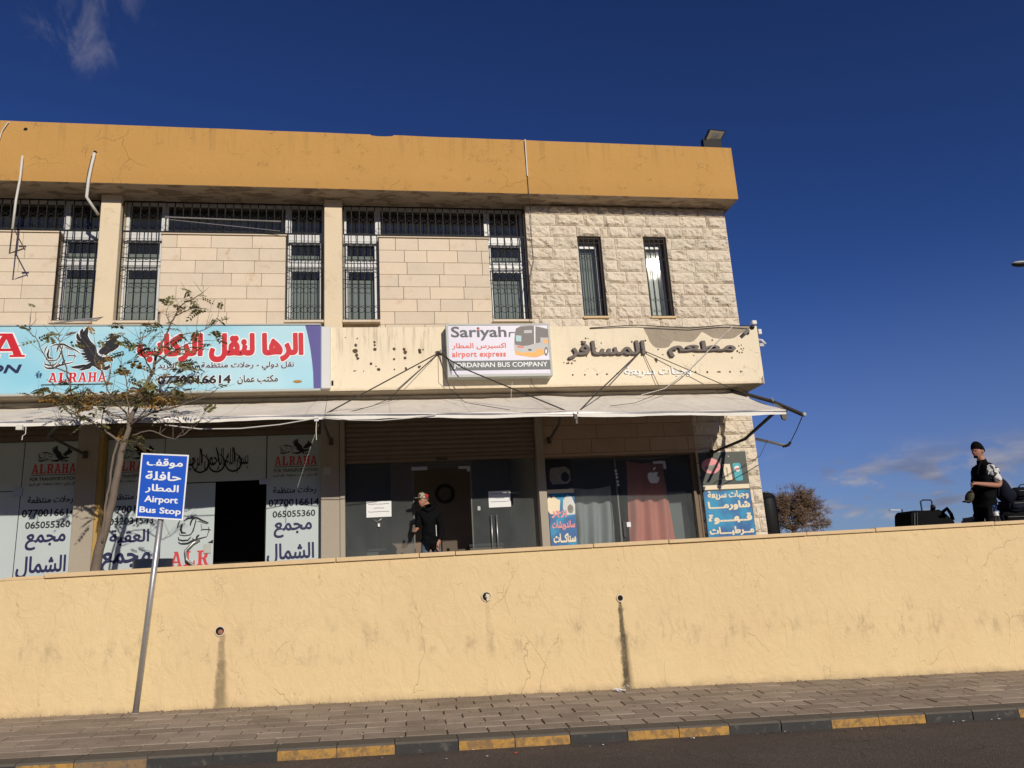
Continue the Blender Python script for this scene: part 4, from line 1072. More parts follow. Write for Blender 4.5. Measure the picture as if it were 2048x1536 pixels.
# ---- bus company light box
ss = thing('sign_box', 'grey framed light box sign with a picture of an orange bus and airport express lettering', 'sign', (2.03, 12.55, 3.28))
MB().box(1.12, 2.945, 12.46, 12.675, 3.27, 4.225).build('box', 'signbox', ss, bevel=.006)
b = MB(); fr_ = [(1.12, 1.155, 3.27, 4.225), (2.91, 2.945, 3.27, 4.225), (1.1555, 2.9095, 3.27, 3.315), (1.1555, 2.9095, 4.195, 4.225)]
for x0, x1, z0, z1 in fr_: b.box(x0, x1, 12.445, 12.459, z0, z1)
b.build('frame', 'signbox', ss)
Ys = 12.455
MB().box(1.157, 2.908, Ys, Ys + .004, 3.317, 4.193).build('panel', 'signwhite', ss)
q = quadpx(901, 722, 1102, 740, Ys - .001)
MB().box(1.158, 2.907, Ys - .003, Ys - .0005, q[2][2], q[0][2] + .01).build('grey_strip', 'signgrey', ss)
text('lettering', ss, 'pwhite', 'JORDANIAN BUS COMPANY', quadpx(907, 724.5, 1095, 737, Ys - .004), .018)
text('lettering', ss, 'sgrey', 'Sariyah', quadpx(902, 653, 1013, 681, Ys - .001), .020)
MB().obox(at(957.5, 659, Ys - .006), .028, .003, .028, Euler((0, .78, 0))).build('red_dot', 'coral', ss)
text('lettering', ss, 'coral', 'اكسبرس المطار', quadpx(904, 686, 1012, 699, Ys - .001), .022)
text('lettering', ss, 'coral', 'airport express', quadpx(904, 703, 1012, 717, Ys - .001), .03, sp=1.12)
def pic(pts, m, k):
    P = []
    for u, v in pts:
        p = at(1010 + u / 17.07, 640 + v / 17.07, Ys - .001 - .0006 * k); P.append((min(p.x, 2.906), p.y, p.z))
    MB().poly(P).build('bus_picture', m, ss)
pic([(310, 840), (340, 420), (380, 285), (540, 205), (900, 185), (1200, 230), (1500, 290), (1530, 1100), (1480, 1110), (1340, 1180), (1060, 1280), (800, 1250), (370, 1190), (330, 1060)], 'busgrey', 1)
pic([(375, 290), (540, 215), (900, 195), (985, 205), (1000, 805), (800, 868), (600, 885), (345, 840), (322, 700), (345, 430)], 'busdark', 2)
pic([(1045, 215), (1200, 250), (1500, 310), (1500, 600), (1330, 600), (1215, 590), (1200, 770), (1045, 790)], 'busdark', 2)
pic([(330, 1060), (420, 1050), (520, 1115), (780, 1095), (1050, 1090), (1060, 990), (1330, 985), (1345, 1170), (1060, 1272), (900, 1268), (370, 1188)], 'busorange', 2)
pic([(1335, 660), (1490, 665), (1490, 800), (1335, 800)], 'busorange', 2)
pic([(370, 520), (560, 535), (555, 735), (375, 720)], 'busteal', 3)
pic([(650, 350), (920, 340), (920, 440), (650, 450)], 'busgrey', 3)
pic([(990, 205), (1025, 210), (1030, 800), (1000, 810)], 'pwhite', 3)
pic([(1350 + 65 * math.cos(t) + 55, 1070 + 155 * math.sin(t)) for t in [k * math.pi / 8 for k in range(16)]], 'busdark', 4)
pic([(1350 + 30 * math.cos(t) + 55, 1070 + 75 * math.sin(t)) for t in [k * math.pi / 8 for k in range(16)]], 'pwhite', 5)
pic([(125, 580), (130, 410), (340, 410), (340, 440), (185, 450), (175, 580)], 'sgrey', 4)
pic([(400, 880), (640, 900), (640, 950), (440, 940)], 'coral', 3)
pic([(790, 990), (900, 985), (915, 1050), (795, 1050)], 'sgrey', 3)

# ---- raised metal letters of the restaurant, half lost
lt = thing('raised_lettering', 'weathered dark raised arabic letters of a restaurant name on the cream beam', 'lettering', (4.9, 12.66, 3.6))
def letters(word, box, bold):
    return text('letter_group', lt, 'letter', word, quadpx(*box, BY - .002), bold, ext=.055)
letters('مطعم', (1334, 683, 1469, 714), .028); letters('المسافر', (1134, 683, 1289, 719), .028)
lt2 = thing('small_lettering', 'small white raised arabic letters under the restaurant name', 'lettering', (4.9, 12.66, 3.3))
text('letter_group', lt2, 'pwhite', 'وجبات سريعة', quadpx(1248, 733, 1381, 754, BY - .002), .012, ext=.02)

# ================================================================== posters and notices
pr = thing('poster', 'blue fast food poster with white arabic words, cola can and pink round badge', 'poster', (6.2, 13.25, .4))
MB().box(5.79, 6.725, 13.265, 13.29, .0, 1.955).build('board', 'posterdark', pr)
Yp = 13.262
MB().box(5.80, 6.715, Yp, Yp + .002, .0, 1.235).build('blue_field', 'posterblue', pr)
MB().box(5.80, 6.715, Yp - .001, Yp + .002, 1.265, 1.345).build('cream_band', 'cream', pr)
text('lettering', pr, 'cream', 'وجبات سريعة', quadpx(1415, 981, 1497, 999, Yp - .002), .04)
text('lettering', pr, 'cream', 'شاورمــــا', quadpx(1416, 1002, 1500, 1020, Yp - .002), .05)
text('lettering', pr, 'cream', 'قــهــــوة', quadpx(1417, 1027, 1504, 1047, Yp - .002), .05)
text('lettering', pr, 'cream', 'مــرطبــــات', quadpx(1419, 1053, 1508, 1071, Yp - .002), .05)
p = at(1422, 932, Yp); MB().ell((p.x, Yp - .001, p.z), .185, .145, 22).build('round_badge', 'posterpink', pr)
b = MB(); b.ribbon([(p.x - .12, Yp - .003, p.z - .04), (p.x, Yp - .003, p.z - .02), (p.x + .13, Yp - .003, p.z + .0)], .07); b.ell((p.x + .0, Yp - .0035, p.z - .05), .06, .05, 10); b.build('sandwich_print', 'foodgrey', pr)
p = at(1455, 944, Yp); MB().prism([(p.x - .085, Yp - .001, p.z + .15), (p.x + .065, Yp - .001, p.z + .15), (p.x + .085, Yp - .001, p.z - .15), (p.x - .055, Yp - .001, p.z - .15)], .002).build('can_print', 'cream', pr)
p = at(1475, 944, Yp)
MB().prism([(p.x - .085, Yp - .001, p.z + .14), (p.x - .06, Yp - .001, p.z + .17), (p.x + .06, Yp - .001, p.z + .17), (p.x + .08, Yp - .001, p.z + .13), (p.x + .095, Yp - .001, p.z - .13), (p.x + .07, Yp - .001, p.z - .16), (p.x - .045, Yp - .001, p.z - .16), (p.x - .065, Yp - .001, p.z - .13)], .002).build('can_print', 'teal', pr)
b = MB(); b.ell((p.x + .0, Yp - .004, p.z + .06), .055, .055, 16); b.build('can_roundel', 'pwhite', pr)
b = MB(); b.ribbon([(p.x - .05, Yp - .006, p.z + .045), (p.x - .01, Yp - .006, p.z + .07), (p.x + .05, Yp - .006, p.z + .06)], .022); b.build('can_wave', 'coral', pr)
p = at(1454, 945, Yp); b = MB()
for k in range(6): b.ribbon([(p.x - .018 + .004 * k, Yp - .004, p.z + .09 - k * .032), (p.x + .022, Yp - .004, p.z + .08 - k * .032), (p.x - .010, Yp - .004, p.z + .068 - k * .032)], .009)
b.build('can_marks', 'black', pr)

pw = thing('window_poster', 'narrow blue snack poster with plate of food stuck inside the glass beside the brown post', 'poster', (3.15, 13.42, .4))
Yq = 13.424
MB().box(2.915, 3.40, Yq, Yq + .003, 0.0, 1.33).build('blue_field', 'posterblue', pw)
MB().box(2.912, 3.385, Yq - .001, Yq + .003, 1.425, 1.94).build('dark_field', 'posterdk2', pw)
MB().box(2.905, 3.40, Yq - .002, Yq + .003, 1.335, 1.405).build('cream_band', 'cream', pw)
p = at(1118, 950, Yq)
b = MB(); b.prism([(p.x + dx, Yq - .003, p.z + dz) for dx, dz in ((-.17, .05), (-.15, .13), (.13, .15), (.21, .08), (.21, -.10), (.15, -.16), (-.13, -.17), (-.18, -.08))], .002); b.build('food_print', 'foodgrey', pw)
b = MB(); b.ell((p.x + .11, Yq - .006, p.z - .04), .075, .09, 14); b.build('cup_print', 'posterdk2', pw)
p = at(1108, 1012, Yq)
b = MB(); b.prism([(p.x + dx, Yq - .003, p.z + dz) for dx, dz in ((-.12, .10), (-.08, .20), (-.04, .13), (.0, .19), (.06, .12), (.12, .10), (.10, -.08), (.02, -.15), (-.08, -.14), (-.15, -.02))], .002); b.build('bread_print', 'cream', pw)
p = at(1136, 1010, Yq)
b = MB(); b.prism([(p.x + dx, Yq - .003, p.z + dz) for dx, dz in ((-.08, .10), (.0, .18), (.08, .14), (.13, .0), (.12, -.17), (-.04, -.18), (-.10, -.06))], .002); b.build('plate_print', 'palecurtain', pw)
b = MB(); b.ell((p.x + .04, Yq - .005, p.z - .07), .055, .08, 14); b.build('bowl_print', 'foodgrey', pw)
text('lettering', pw, 'posterpink', 'برجر', quadpx(1103, 1020, 1134, 1036, Yq - .004), .04)
text('lettering', pw, 'posterpink', 'ساندويشات', quadpx(1104, 1041, 1150, 1060, Yq - .002), .04)
text('lettering', pw, 'cream', 'سناكــات', quadpx(1107, 1067, 1152, 1085, Yq - .002), .05)

def notice(lab, x0, x1, z0, z1, Y):
    n_ = thing('paper_notice', lab, 'notice', ((x0 + x1) / 2, Y, z0))
    MB().box(x0, x1, Y, Y + .002, z0, z1).build('sheet', 'paper', n_)
    h = z1 - z0
    b = MB(); r7 = random.Random(int(x0 * 100))          # lines of print too small to read
    for (v0, a_, c_) in ((.17, .08, .92), (.43, .30, .70), (.66, .08, .90)):
        x = x0 + (x1 - x0) * a_
        while x < x0 + (x1 - x0) * c_:
            w = r7.uniform(.012, .035); zc = z1 - h * v0
            b.ribbon([(x, Y - .002, zc + r7.uniform(-.004, .004)), (x + w * .5, Y - .002, zc + r7.uniform(-.006, .006)), (x + w, Y - .002, zc + r7.uniform(-.004, .004))], .009); x += w + .006
    b.build('print_lines', 'navy', n_, kind='stuff')
notice('white printed notice on the left glass pane above a hanging padlock', -.285, .14, 1.06, 1.33, 13.412)
notice('white printed notice on the right glass pane above the pull handles', 1.84, 2.235, 1.135, 1.42, 13.412)
pk = thing('padlock', 'small padlock hanging on a wire on the left glass pane', 'padlock', (-.08, 13.40, .93))
MB().box(-.10, -.055, 13.385, 13.408, .89, .955).build('body', 'silver', pk, bevel=.006)
MB().tube([(-.095, 13.397, .955), (-.095, 13.397, .99), (-.077, 13.397, 1.005), (-.06, 13.397, .99), (-.06, 13.397, .955)], .005, 6).build('shackle', 'silver', pk)
MB().tube([(-.16, 13.40, 1.02), (-.11, 13.40, .985), (-.077, 13.397, 1.0), (-.03, 13.40, 1.03)], .003, 4).build('wire', 'silver', pk)

# things inside the shops
wr = MB(); n = 28
ring = [(.885 + .155 * math.cos(2 * math.pi * k / n), 14.86, 1.42 + .155 * math.sin(2 * math.pi * k / n)) for k in range(n + 1)]
P0 = at(890, 988, 14.86)
ring = [(P0.x + .16 * math.cos(2 * math.pi * k / n), 14.865, P0.z + .16 * math.sin(2 * math.pi * k / n)) for k in range(n + 1)]
ck = thing('wall_clock', 'round black rimmed clock on the brown wall inside the open doorway', 'clock', (P0.x, 14.88, P0.z - .16))
wr.tube(ring, .030, 8, False); wr.build('rim', 'plastic', ck, smooth=True)
MB().ell((P0.x, 14.89, P0.z), .15, .15, 24).build('dial', 'brownwall', ck)
b = MB(); b.box(P0.x - .004, P0.x + .004, 14.875, 14.88, P0.z, P0.z + .09); b.box(P0.x, P0.x + .07, 14.874, 14.879, P0.z - .004, P0.z + .004); b.build('hands', 'greyplastic', ck)
dk = thing('desk', 'dark office desk behind the left glass pane of the middle shop', 'desk', (-.1, 15.2, LOC_T))
MB().box(-.62, .12, 14.9, 15.5, .55, .59).build('desk_top', 'plastic', dk); MB().box(-.6, -.1, 14.95, 15.45, LOC_T, .549).build('drawer_unit', 'greyplastic', dk); MB().box(.06, .10, 14.95, 15.45, LOC_T, .549).build('leg', 'greyplastic', dk)
cb = thing('cabinet', 'tall grey cabinet standing behind the left glass pane', 'cabinet', (-.2, 15.9, LOC_T))
MB().box(-.15, .12, 15.6, 16.0, LOC_T, 1.25).build('body', 'curtain', cb); MB().box(-.13, -.02, 15.59, 15.598, 0, 1.2).build('door', 'greyplastic', cb); MB().box(0, .11, 15.59, 15.598, 0, 1.2).build('door', 'greyplastic', cb)
ct = thing('counter', 'dark service counter behind the right glass pane', 'counter', (2.1, 15, LOC_T))
MB().box(1.6, 2.68, 14.7, 15.2, .52, .57).build('counter_top', 'plastic', ct); MB().box(1.62, 2.66, 14.75, 15.15, LOC_T, .519).build('front_panel', 'brownwall', ct)
# hanging cloths in the corner shop
def cloth(name, label, xt0, xt1, zt, xb0, xb1, zb, y, m, fold):
    b = MB(); nx, nz = 36, 14; V = []
    for i in range(nx + 1):
        for j in range(nz + 1):
            u, v = i / nx, j / nz
            x = (xt0 + (xt1 - xt0) * u) * (1 - v) + (xb0 + (xb1 - xb0) * u) * v
            z = zt + (zb - zt) * v - .05 * math.sin(u * math.pi) * (1 - v)
            V.append((x, y + fold * (.3 + v) * math.sin(u * 19 + v * 3) + fold * .6 * mnoise.noise(Vector((u * 4, v * 3, 2))), z))
    F = [(i * (nz + 1) + j, (i + 1) * (nz + 1) + j, (i + 1) * (nz + 1) + j + 1, i * (nz + 1) + j + 1) for i in range(nx) for j in range(nz)]
    b.add(V, F); o = b.build(name, m, smooth=True); tag(o, label, 'cloth'); return o
cloth('hanging_cloth', 'pink cloth hung behind the glass door of the corner shop', 4.50, 5.20, 1.90, 4.42, 5.36, -.1, 13.62, 'pink', .055)
cloth('hanging_cloth', 'grey sheet draped behind the left pane of the corner shop', 3.38, 4.17, 1.46, 3.40, 4.19, -.1, 13.66, 'greycloth', .075)
cp = MB().box(5.25, 5.66, 13.75, 13.77, -.1, 1.3).build('hanging_cloth', 'curtain'); tag(cp, 'dull grey board leaning behind the right end of the corner shop glass', 'board')
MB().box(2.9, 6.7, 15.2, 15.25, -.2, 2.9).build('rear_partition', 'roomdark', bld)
# fruit shaped sticker on the glass
fp = [(0, -.125), (.035, -.12), (.06, -.13), (.10, -.10), (.135, -.02), (.13, .02), (.10, .0), (.085, .04), (.10, .085), (.12, .10), (.09, .12), (.04, .115), (0, .10), (-.04, .115), (-.09, .11), (-.13, .06), (-.13, 0), (-.11, -.07), (-.07, -.125), (-.03, -.12)]
p = at(1307, 955, 13.424)
st = thing('sticker', 'pale apple shaped sticker on the glass in front of the pink cloth', 'sticker', (p.x, 13.42, p.z))
MB().prism([(p.x + a * .85, 13.424, p.z + c * .85) for a, c in fp], .002).build('fruit', 'palecurtain', st)
MB().prism([(p.x + .0, 13.424, p.z + .125), (p.x + .01, 13.424, p.z + .17), (p.x + .06, 13.424, p.z + .20), (p.x + .055, 13.424, p.z + .155)], .002).build('leaf', 'palecurtain', st)

# ================================================================== airport bus stop sign
fs = thing('bus_stop_sign', 'blue airport bus stop sign on a leaning grey pole in front of the ochre wall', 'road sign', (-2.84, 9.93, -1.31))
base = Vector((-2.835, 9.93, zpave(-2.83, 9.93) - .02)); topP = Vector((-2.655, 9.905, .98)); d = (topP - base).normalized()
MB().tube([base, topP + d * .45], .034, 14).build('pole', 'galv', fs, smooth=True)
MB().tube([base - d * .0, base + d * .03], .05, 12).build('base_collar', 'concrete', fs)
Y9 = 9.85
A_, B_, C_, D_ = at(283, 906, Y9), at(378, 910, Y9), at(366.5, 1041, Y9), at(271, 1035, Y9)
C_ = Vector((C_.x, Y9 - .01, C_.z)); 
nb = Vector((0, .006, 0))
MB().hexa([D_, C_, C_ + nb, D_ + nb, A_, B_, B_ + nb, A_ + nb]).build('panel', 'roadblue', fs)
def lerpq(u, v): return (D_ * (1 - u) + C_ * u) * (1 - v) + (A_ * (1 - u) + B_ * u) * v
b = MB(); o_ = Vector((0, -.0015, 0))
for (u0, u1, v0, v1) in ((0, 1, 0, .022), (0, 1, .978, 1), (0, .030, .0225, .9775), (.970, 1, .0225, .9775)):
    b.add([lerpq(u0, v0) + o_, lerpq(u1, v0) + o_, lerpq(u1, v1) + o_, lerpq(u0, v1) + o_], [(0, 1, 2, 3)])
b.build('border', 'pwhite', fs)
def st_(body, u0, u1, v0, v1, bold): text('lettering', fs, 'pwhite', body, [lerpq(u0, v1), lerpq(u1, v1), lerpq(u1, v0), lerpq(u0, v0)], bold)
st_('موقف', .13, .89, .775, .925, .027); st_('حافلة', .13, .88, .585, .725, .026); st_('المطار', .15, .85, .385, .525, .026)
st_('Airport', .15, .855, .215, .345, .027); st_('Bus Stop', .065, .94, .055, .175, .028)
b = MB()
for k in (.3, .75):
    c = base + (topP + d * .45 - base) * (1 - k * .25); b.box(c.x - .055, c.x + .055, Y9 + .008, c.y + .04, c.z - .015, c.z + .015)
b.build('clamp', 'galv', fs)

# ================================================================== awnings
def awning(name, lab, TL, TR, FR, FL, sag, scal, grp=None):
    t = thing(name, lab, 'awning', ((TL.x + TR.x) / 2, 12.9, TL.z), grp)
    b = MB(); nx = max(12, int((TR.x - TL.x) / .12)); nz = 10; V = []
    for i in range(nx + 1):
        for j in range(nz + 1):
            u, v = i / nx, j / nz
            p = (TL * (1 - u) + TR * u) * (1 - v) + (FL * (1 - u) + FR * u) * v
            z = p.z - sag * math.sin(math.pi * v) * (.6 + .5 * abs(mnoise.noise(Vector((u * 6, 0, 3)))))
            z += .022 * mnoise.noise(Vector((p.x * 1.5, v * 2.2, 5))) + .012 * mnoise.noise(Vector((p.x * 3.5 + v * 3, v * 1.2, 15))) * math.sin(math.pi * v)
            z += .010 * mnoise.noise(Vector((p.x * 5, v * 5, 8)))
            for (xc, w, hgt) in scal: z += hgt * math.exp(-((p.x - xc) / w) ** 2) * math.sin(math.pi * min(1, v * .9 + .05)) 
            V.append((p.x, p.y, z))
    F = [(i * (nz + 1) + j, (i + 1) * (nz + 1) + j, (i + 1) * (nz + 1) + j + 1, i * (nz + 1) + j + 1) for i in range(nx) for j in range(nz)]
    b.add(V, F); b.build('canvas', 'fabric', t, smooth=True)
    b = MB(); V = []
    for i in range(nx + 1):
        u = i / nx; p = FL * (1 - u) + FR * u; zz = V and 0
        V += [(p.x, p.y - .012, V[0][2] if False else p.z + .022 * mnoise.noise(Vector((p.x * 1.5, 2.2, 5))) + .004), (p.x, p.y - .016 + .005 * math.sin(p.x * 5), p.z - .075 + .010 * math.sin(p.x * 3.1) + .008 * mnoise.noise(Vector((p.x * 4, 0, 0))))]
    b.add(V, [(i * 2, i * 2 + 1, i * 2 + 3, i * 2 + 2) for i in range(nx)]); b.build('hem', 'hem', t, smooth=True)
    MB().tube([FL + Vector((0, .01, -.02)), FR + Vector((0, .01, -.02))], .028, 8).build('front_bar', 'galv', t, smooth=True)
    MB().tube([TL + Vector((0, 0, .02)), TR + Vector((0, 0, .02))], .045, 8).build('roller', 'fabric', t, smooth=True)
    return t
AW = 11.15
FRx = Vector((6.44, AW, 2.285)); FM = Vector((at(650, 832, AW).x, AW, 2.40)); FL0 = Vector((-9.0, AW, 2.42))
aw1 = awning('awning', 'greyish white canvas awning over the left shops, behind the tree', Vector((-9.0, 13.08, 3.06)), Vector((FM.x - .004 - .1, 13.08, 3.06)), FM - Vector((.004, 0, 0)), FL0, .05, ((at(90, 840, 11.7).x, .45, .07), (at(640, 815, 12).x, .3, .07)), 'canvas awnings over the shops')
aw2 = awning('awning', 'cream canvas awning over the middle and corner shops reaching past the building corner', Vector((FM.x + .004 - .1, 13.08, 3.06)), Vector((6.60, 13.08, 3.05)), FRx, FM + Vector((.004, 0, 0)), .05, ((at(655, 810, 12).x, .3, .08), (at(1105, 800, 12).x, .35, .09)), 'canvas awnings over the shops')
def strut(par, a, m_, c, r=.024):
    MB().tube([a, m_, c], r, 8).build('strut', 'bracket', par)
    MB().obox((a[0], a[1] - .015, a[2]), .07, .03, .12).build('wall_bracket', 'bracket', par)
def frontbar(px): 
    p = at(px, 832, AW); return Vector((p.x, AW + .02, 2.36 - .01 * max(0, p.x)))
strut(aw1, (-4.74, 13.18, 2.26), (-4.98, 12.3, 2.42), frontbar(118)); strut(aw1, (-.86, 13.2, 2.36), (-.90, 12.2, 2.45), frontbar(645))
strut(aw2, (2.98, 13.30, 2.28), (2.95, 12.3, 2.38), frontbar(1122))
W1 = at(1423, 906, 13.25); W2 = at(1490, 878, 12.1); W3 = at(1548, 826, AW + .02)
strut(aw2, W1, W2, W3, .027)
# side tube and hardware at the right end
E1 = Vector((6.50, 13.0, 3.07)); E2 = at(1606, 829, AW)
MB().tube([E1, at(1545, 803, 12.0), at(1600, 827, AW + .1), E2], .034, 10).build('side_tube', 'bracket', aw2, smooth=True)
MB().tube([at(1483, 792, 12.9), at(1545, 815, 11.9), at(1575, 822, AW + .05)], .010, 6).build('side_rod', 'bracket', aw2)
MB().ball(E2 + Vector((.02, 0, 0)), .035, .035, .04, 10, 6).build('end_cap', 'signbox', aw2, smooth=True)
b = MB(); b.tube([at(1544, 796, 12.0), at(1550, 808, 11.9), at(1575, 824, AW + .1)], .018, 6); b.build('folding_link', 'galv', aw2)
b = MB(); b.prism([at(1562, 828, AW), at(1576, 829, AW), at(1573, 840, AW), at(1566, 838, AW)], .04); b.build('bracket', 'bracket', aw2)
b = MB(); b.obox(at(1151, 834, AW - .02), .05, .06, .07); b.obox(at(1153, 843, AW - .02), .03, .03, .07); b.build('bracket', 'bracket', aw2)
b = MB(); b.obox(at(633, 838, AW - .02), .06, .05, .07); b.build('bracket', 'galv', aw1)
b = MB(); b.tube([at(633, 842, AW - .03), at(632, 860, AW - .03), at(633, 880, AW - .03)], .006, 5); b.build('rope_end', 'whitecable', aw1)
b = MB(); b.obox(at(40, 855, AW - .02), .08, .06, .07); b.tube([at(52, 852, AW - .03), at(51, 868, AW - .03), at(45, 872, AW - .03), at(44, 880, AW - .03)], .006, 5); b.build('rope_end', 'whitecable', aw1)
# metal arm sticking out behind the corner with its cord
arm = thing('bracket_arm', 'grey metal arm sticking out past the building corner below the awning end', 'bracket', at(1518, 881, 13.6))
MB().tube([at(1512, 878, 13.9), at(1545, 885, 13.6), at(1572, 892, 13.2)], .028, 8).build('tube', 'galv', arm, smooth=True)
MB().tube([at(1566, 893, 13.25), at(1577, 890, 13.15), at(1581, 884, 13.1)], .026, 8).build('elbow', 'bracket', arm)
def cable(label, pts, r=.008, m='cable', grp=None, sag=0):
    b = MB(); P = [Vector(p) for p in pts]
    if sag and len(P) == 2:
        a, c = P; P = [a.lerp(c, k / 12) + Vector((0, 0, -sag * math.sin(math.pi * k / 12))) for k in range(13)]
    b.tube(P, r, 5); o = b.build('cable', m); tag(o, label, 'cable', grp); return o
an1 = at(877, 706, BY - .03); an2 = at(1284, 700, BY - .03)
for (p, lab) in ((an1, 'black cable anchor on the cream beam left of the bus company sign'), (an2, 'black cable anchor on the beam between the two words of the restaurant name')):
    t = thing('anchor_bolt', lab, 'anchor', p)
    b = MB(); b.ball(p, .04, .035, .04, 8, 6); b.tube([p, p + Vector((0, .05, 0))], .012, 6)
    b.build('knot', 'cable', t); MB().tube([p + Vector((-.05, 0, .03)), p + Vector((.06, -.01, -.02)), p + Vector((.03, -.02, .05))], .010, 5).build('loose_end', 'cable', t)
cable('taut black cable from the left anchor down to the awning bar over the pillar', [an1, at(632, 838, AW - .02)], .011)
cable('taut black cable from the left anchor crossing the bus company sign down to the awning', [an1, at(900, 720, 12.40), at(930, 738, 12.2), at(1150, 829, AW - .03)], .011)
cable('thin cable hanging from the left anchor to the awning canvas on the left', [an1, at(792, 785, 12.4), at(780, 797, 12.5), at(745, 812, 12), at(690, 826, 11.4)], .006)
cable('thin cable running down beside the left edge of the bus company sign', [an1, at(888, 745, 12.42), at(900, 778, 12.6), at(930, 805, 12.0), at(1020, 820, 11.5)], .005)
cable('thin loop of cable over the left corner of the bus company sign', [at(884, 706, 12.6), at(896, 716, 12.42), at(904, 748, 12.42)], .005)
cable('taut black cable from the right anchor down to the awning bracket in the middle', [an2, at(1180, 800, 11.6), at(1155, 826, AW - .02)], .012)
cable('black cable from the right anchor down towards the awning end', [an2, at(1450, 771, 12.5), at(1500, 790, 12.3)], .008)
cable('thin cable from the right anchor straight down to the beam edge', [an2, at(1318, 772, 12.62)], .006)
cable('pale cable slanting from the beam top corner to the awning', [at(1466, 652, 12.55), at(1380, 738, 12.45), at(1330, 777, 12.5), at(1282, 790, 12.6)], .007, 'whitecable')
cable('thin dark cable drooping over the corner shop awning', [at(1380, 738, 12.5), at(1337, 773, 12.55), at(1318, 787, 12.5), at(1270, 806, 11.9), at(1220, 812, 11.6)], .005)
cable('black cable running along the top of the beam', [at(1180, 656, 12.66), at(1272, 650, 12.63), at(1380, 656, 12.64), at(1450, 650, 12.64), at(1503, 652, 12.62)], .009)
cable('thin white wire sagging below the left awning between the tree and the pillar', [at(330, 850, AW - .05), at(400, 858, AW - .05), at(480, 857, AW - .05), at(560, 849, AW - .05), at(636, 836, AW - .05)], .008, 'whitecable')
cable('thin white wire sagging below the awning in front of the roller shutter', [at(646, 834, AW - .05), at(700, 840, AW - .05), at(760, 841, AW - .05), at(820, 836, AW - .05), at(872, 829, AW - .05)], .008, 'whitecable')
cable('short thin cord hanging below the bus company sign', [at(1025, 760, 12.6), at(1023, 780, 12.6), at(1022, 796, 12.5)], .004, 'whitecable')
cable('short dark cord curling below the bus company sign to the beam edge', [at(1060, 750, 12.6), at(1064, 768, 12.62), at(1074, 778, 12.62), at(1090, 782, 12.62)], .005)
cable('cord hanging from the awning end tube to the metal arm', [E2, at(1593, 860, 12), at(1580, 886, 13.1)], .008)
cable('thin cord from the poster corner to the awning arm', [at(1430, 964, 13.2), at(1520, 912, 13.1), at(1535, 880, 13.5)], .005)
cable('white conduit rod standing on the orange roof band', [at(1050, 279, 12.86), at(1055, 352, 12.88)], .014, 'whitecable')
cable('thin black cable dropping down the stone wall from the roof band', [at(1055, 352, 12.88), at(1058, 398, 12.88), at(1061, 420, 13.26), at(1063, 480, 13.27), at(1067, 520, 13.27), at(1060, 560, 13.27), at(1059, 600, 13.27), at(1062, 640, 13.2)], .006)
cable('light cord trailing over the top left of the roof band', [at(-8, 300, 12.87), at(4, 262, 12.87), at(15, 246, 12.87), at(25, 243, 12.95)], .010, 'whitecable')
cable('pair of bars across the left transom window', [at(330, 434, 13.30), at(562, 443, 13.30)], .012, 'galv')
cable('lower one of the pair of bars across the left transom window', [at(338, 439, 13.28), at(560, 462, 13.28)], .006, 'galv')
def hose(label, pts, r, m='whitecable'):
    t = thing('drain_hose', label, 'hose', pts[0]); MB().tube(pts, r, 7).build('tube', m, t, smooth=True); return t
h1 = hose('thin pale drain hose at the far left with dark bent rods at its end', [at(45, 312, 12.86), at(40, 358, 12.84), at(32, 400, 12.84), at(25, 458, 12.84)], .020)
MB().tube([at(25, 455, 12.86), at(19, 507, 12.84), at(30, 503, 12.84), at(48, 497, 12.84)], .012, 6).build('bent_dark_rod', 'bracket', h1)  # dark bent rod continuing below the hose end
MB().tube([at(25, 452, 12.84), at(34, 470, 12.84), at(50, 500, 12.84)], .010, 6).build('thin_dark_rod', 'bracket', h1); MB().box(at(38, 492, 12.84).x, at(52, 492, 12.84).x, 12.83, 12.85, at(45, 494, 12.84).z, at(45, 491, 12.84).z).build('clip', 'bracket', h1)  # thin dark rod and small dark bar beside it
h2 = hose('crusted pale drain hose hanging from the broken outlet beside the left pillar', [at(189, 306, 12.86), at(183, 330, 12.85), at(177, 360, 12.84), at(173, 394, 12.84), at(180, 405, 12.9), at(197, 430, 13.05)], .026)
MB().tube([at(184, 312, 12.84), at(176, 345, 12.83), at(172, 368, 12.83)], .010, 5).build('crust', 'bracket', h2)
rod = MB().tube([at(108, 646, 13.1), at(150, 641, 13.1), at(192, 641, 13.1), at(206, 634, 13.05), at(190, 637, 13.1), at(150, 640, 13.12)], .014, 6).build('metal_rod', 'galv'); tag(rod, 'bent metal rod lying on top of the blue sign board under the left window', 'rod')

# ================================================================== roof floodlight, camera, boxes
fl = thing('floodlight', 'black framed floodlight tilted on the roof band at the right corner', 'floodlight', at(1422, 290, 13.0))
c0 = at(1432, 270, 13.0); R_ = Euler((math.radians(42), 0, math.radians(10)))
def fq(u, v, y): return at(u, v, y)
A1, B1, C1, D1 = at(1419, 258, 12.82), at(1452, 262, 12.95), at(1441, 282, 13.08), at(1409, 280, 12.95)
bk = Vector((0, .06, .02))
MB().hexa([D1, C1, C1 + bk, D1 + bk, A1, B1, B1 + bk, A1 + bk]).build('housing', 'plastic', fl)
ctr = (A1 + B1 + C1 + D1) / 4; nn = (B1 - A1).cross(D1 - A1).normalized()
if nn.y > 0: nn = -nn
MB().add([p + (ctr - p) * .14 + nn * .006 for p in (D1, C1, B1, A1)], [(0, 1, 2, 3)]) if False else None
b = MB(); b.add([p + (ctr - p) * .14 + nn * .006 for p in (D1, C1, B1, A1)], [(0, 1, 2, 3)]); b.build('lens', 'lampglass', fl)
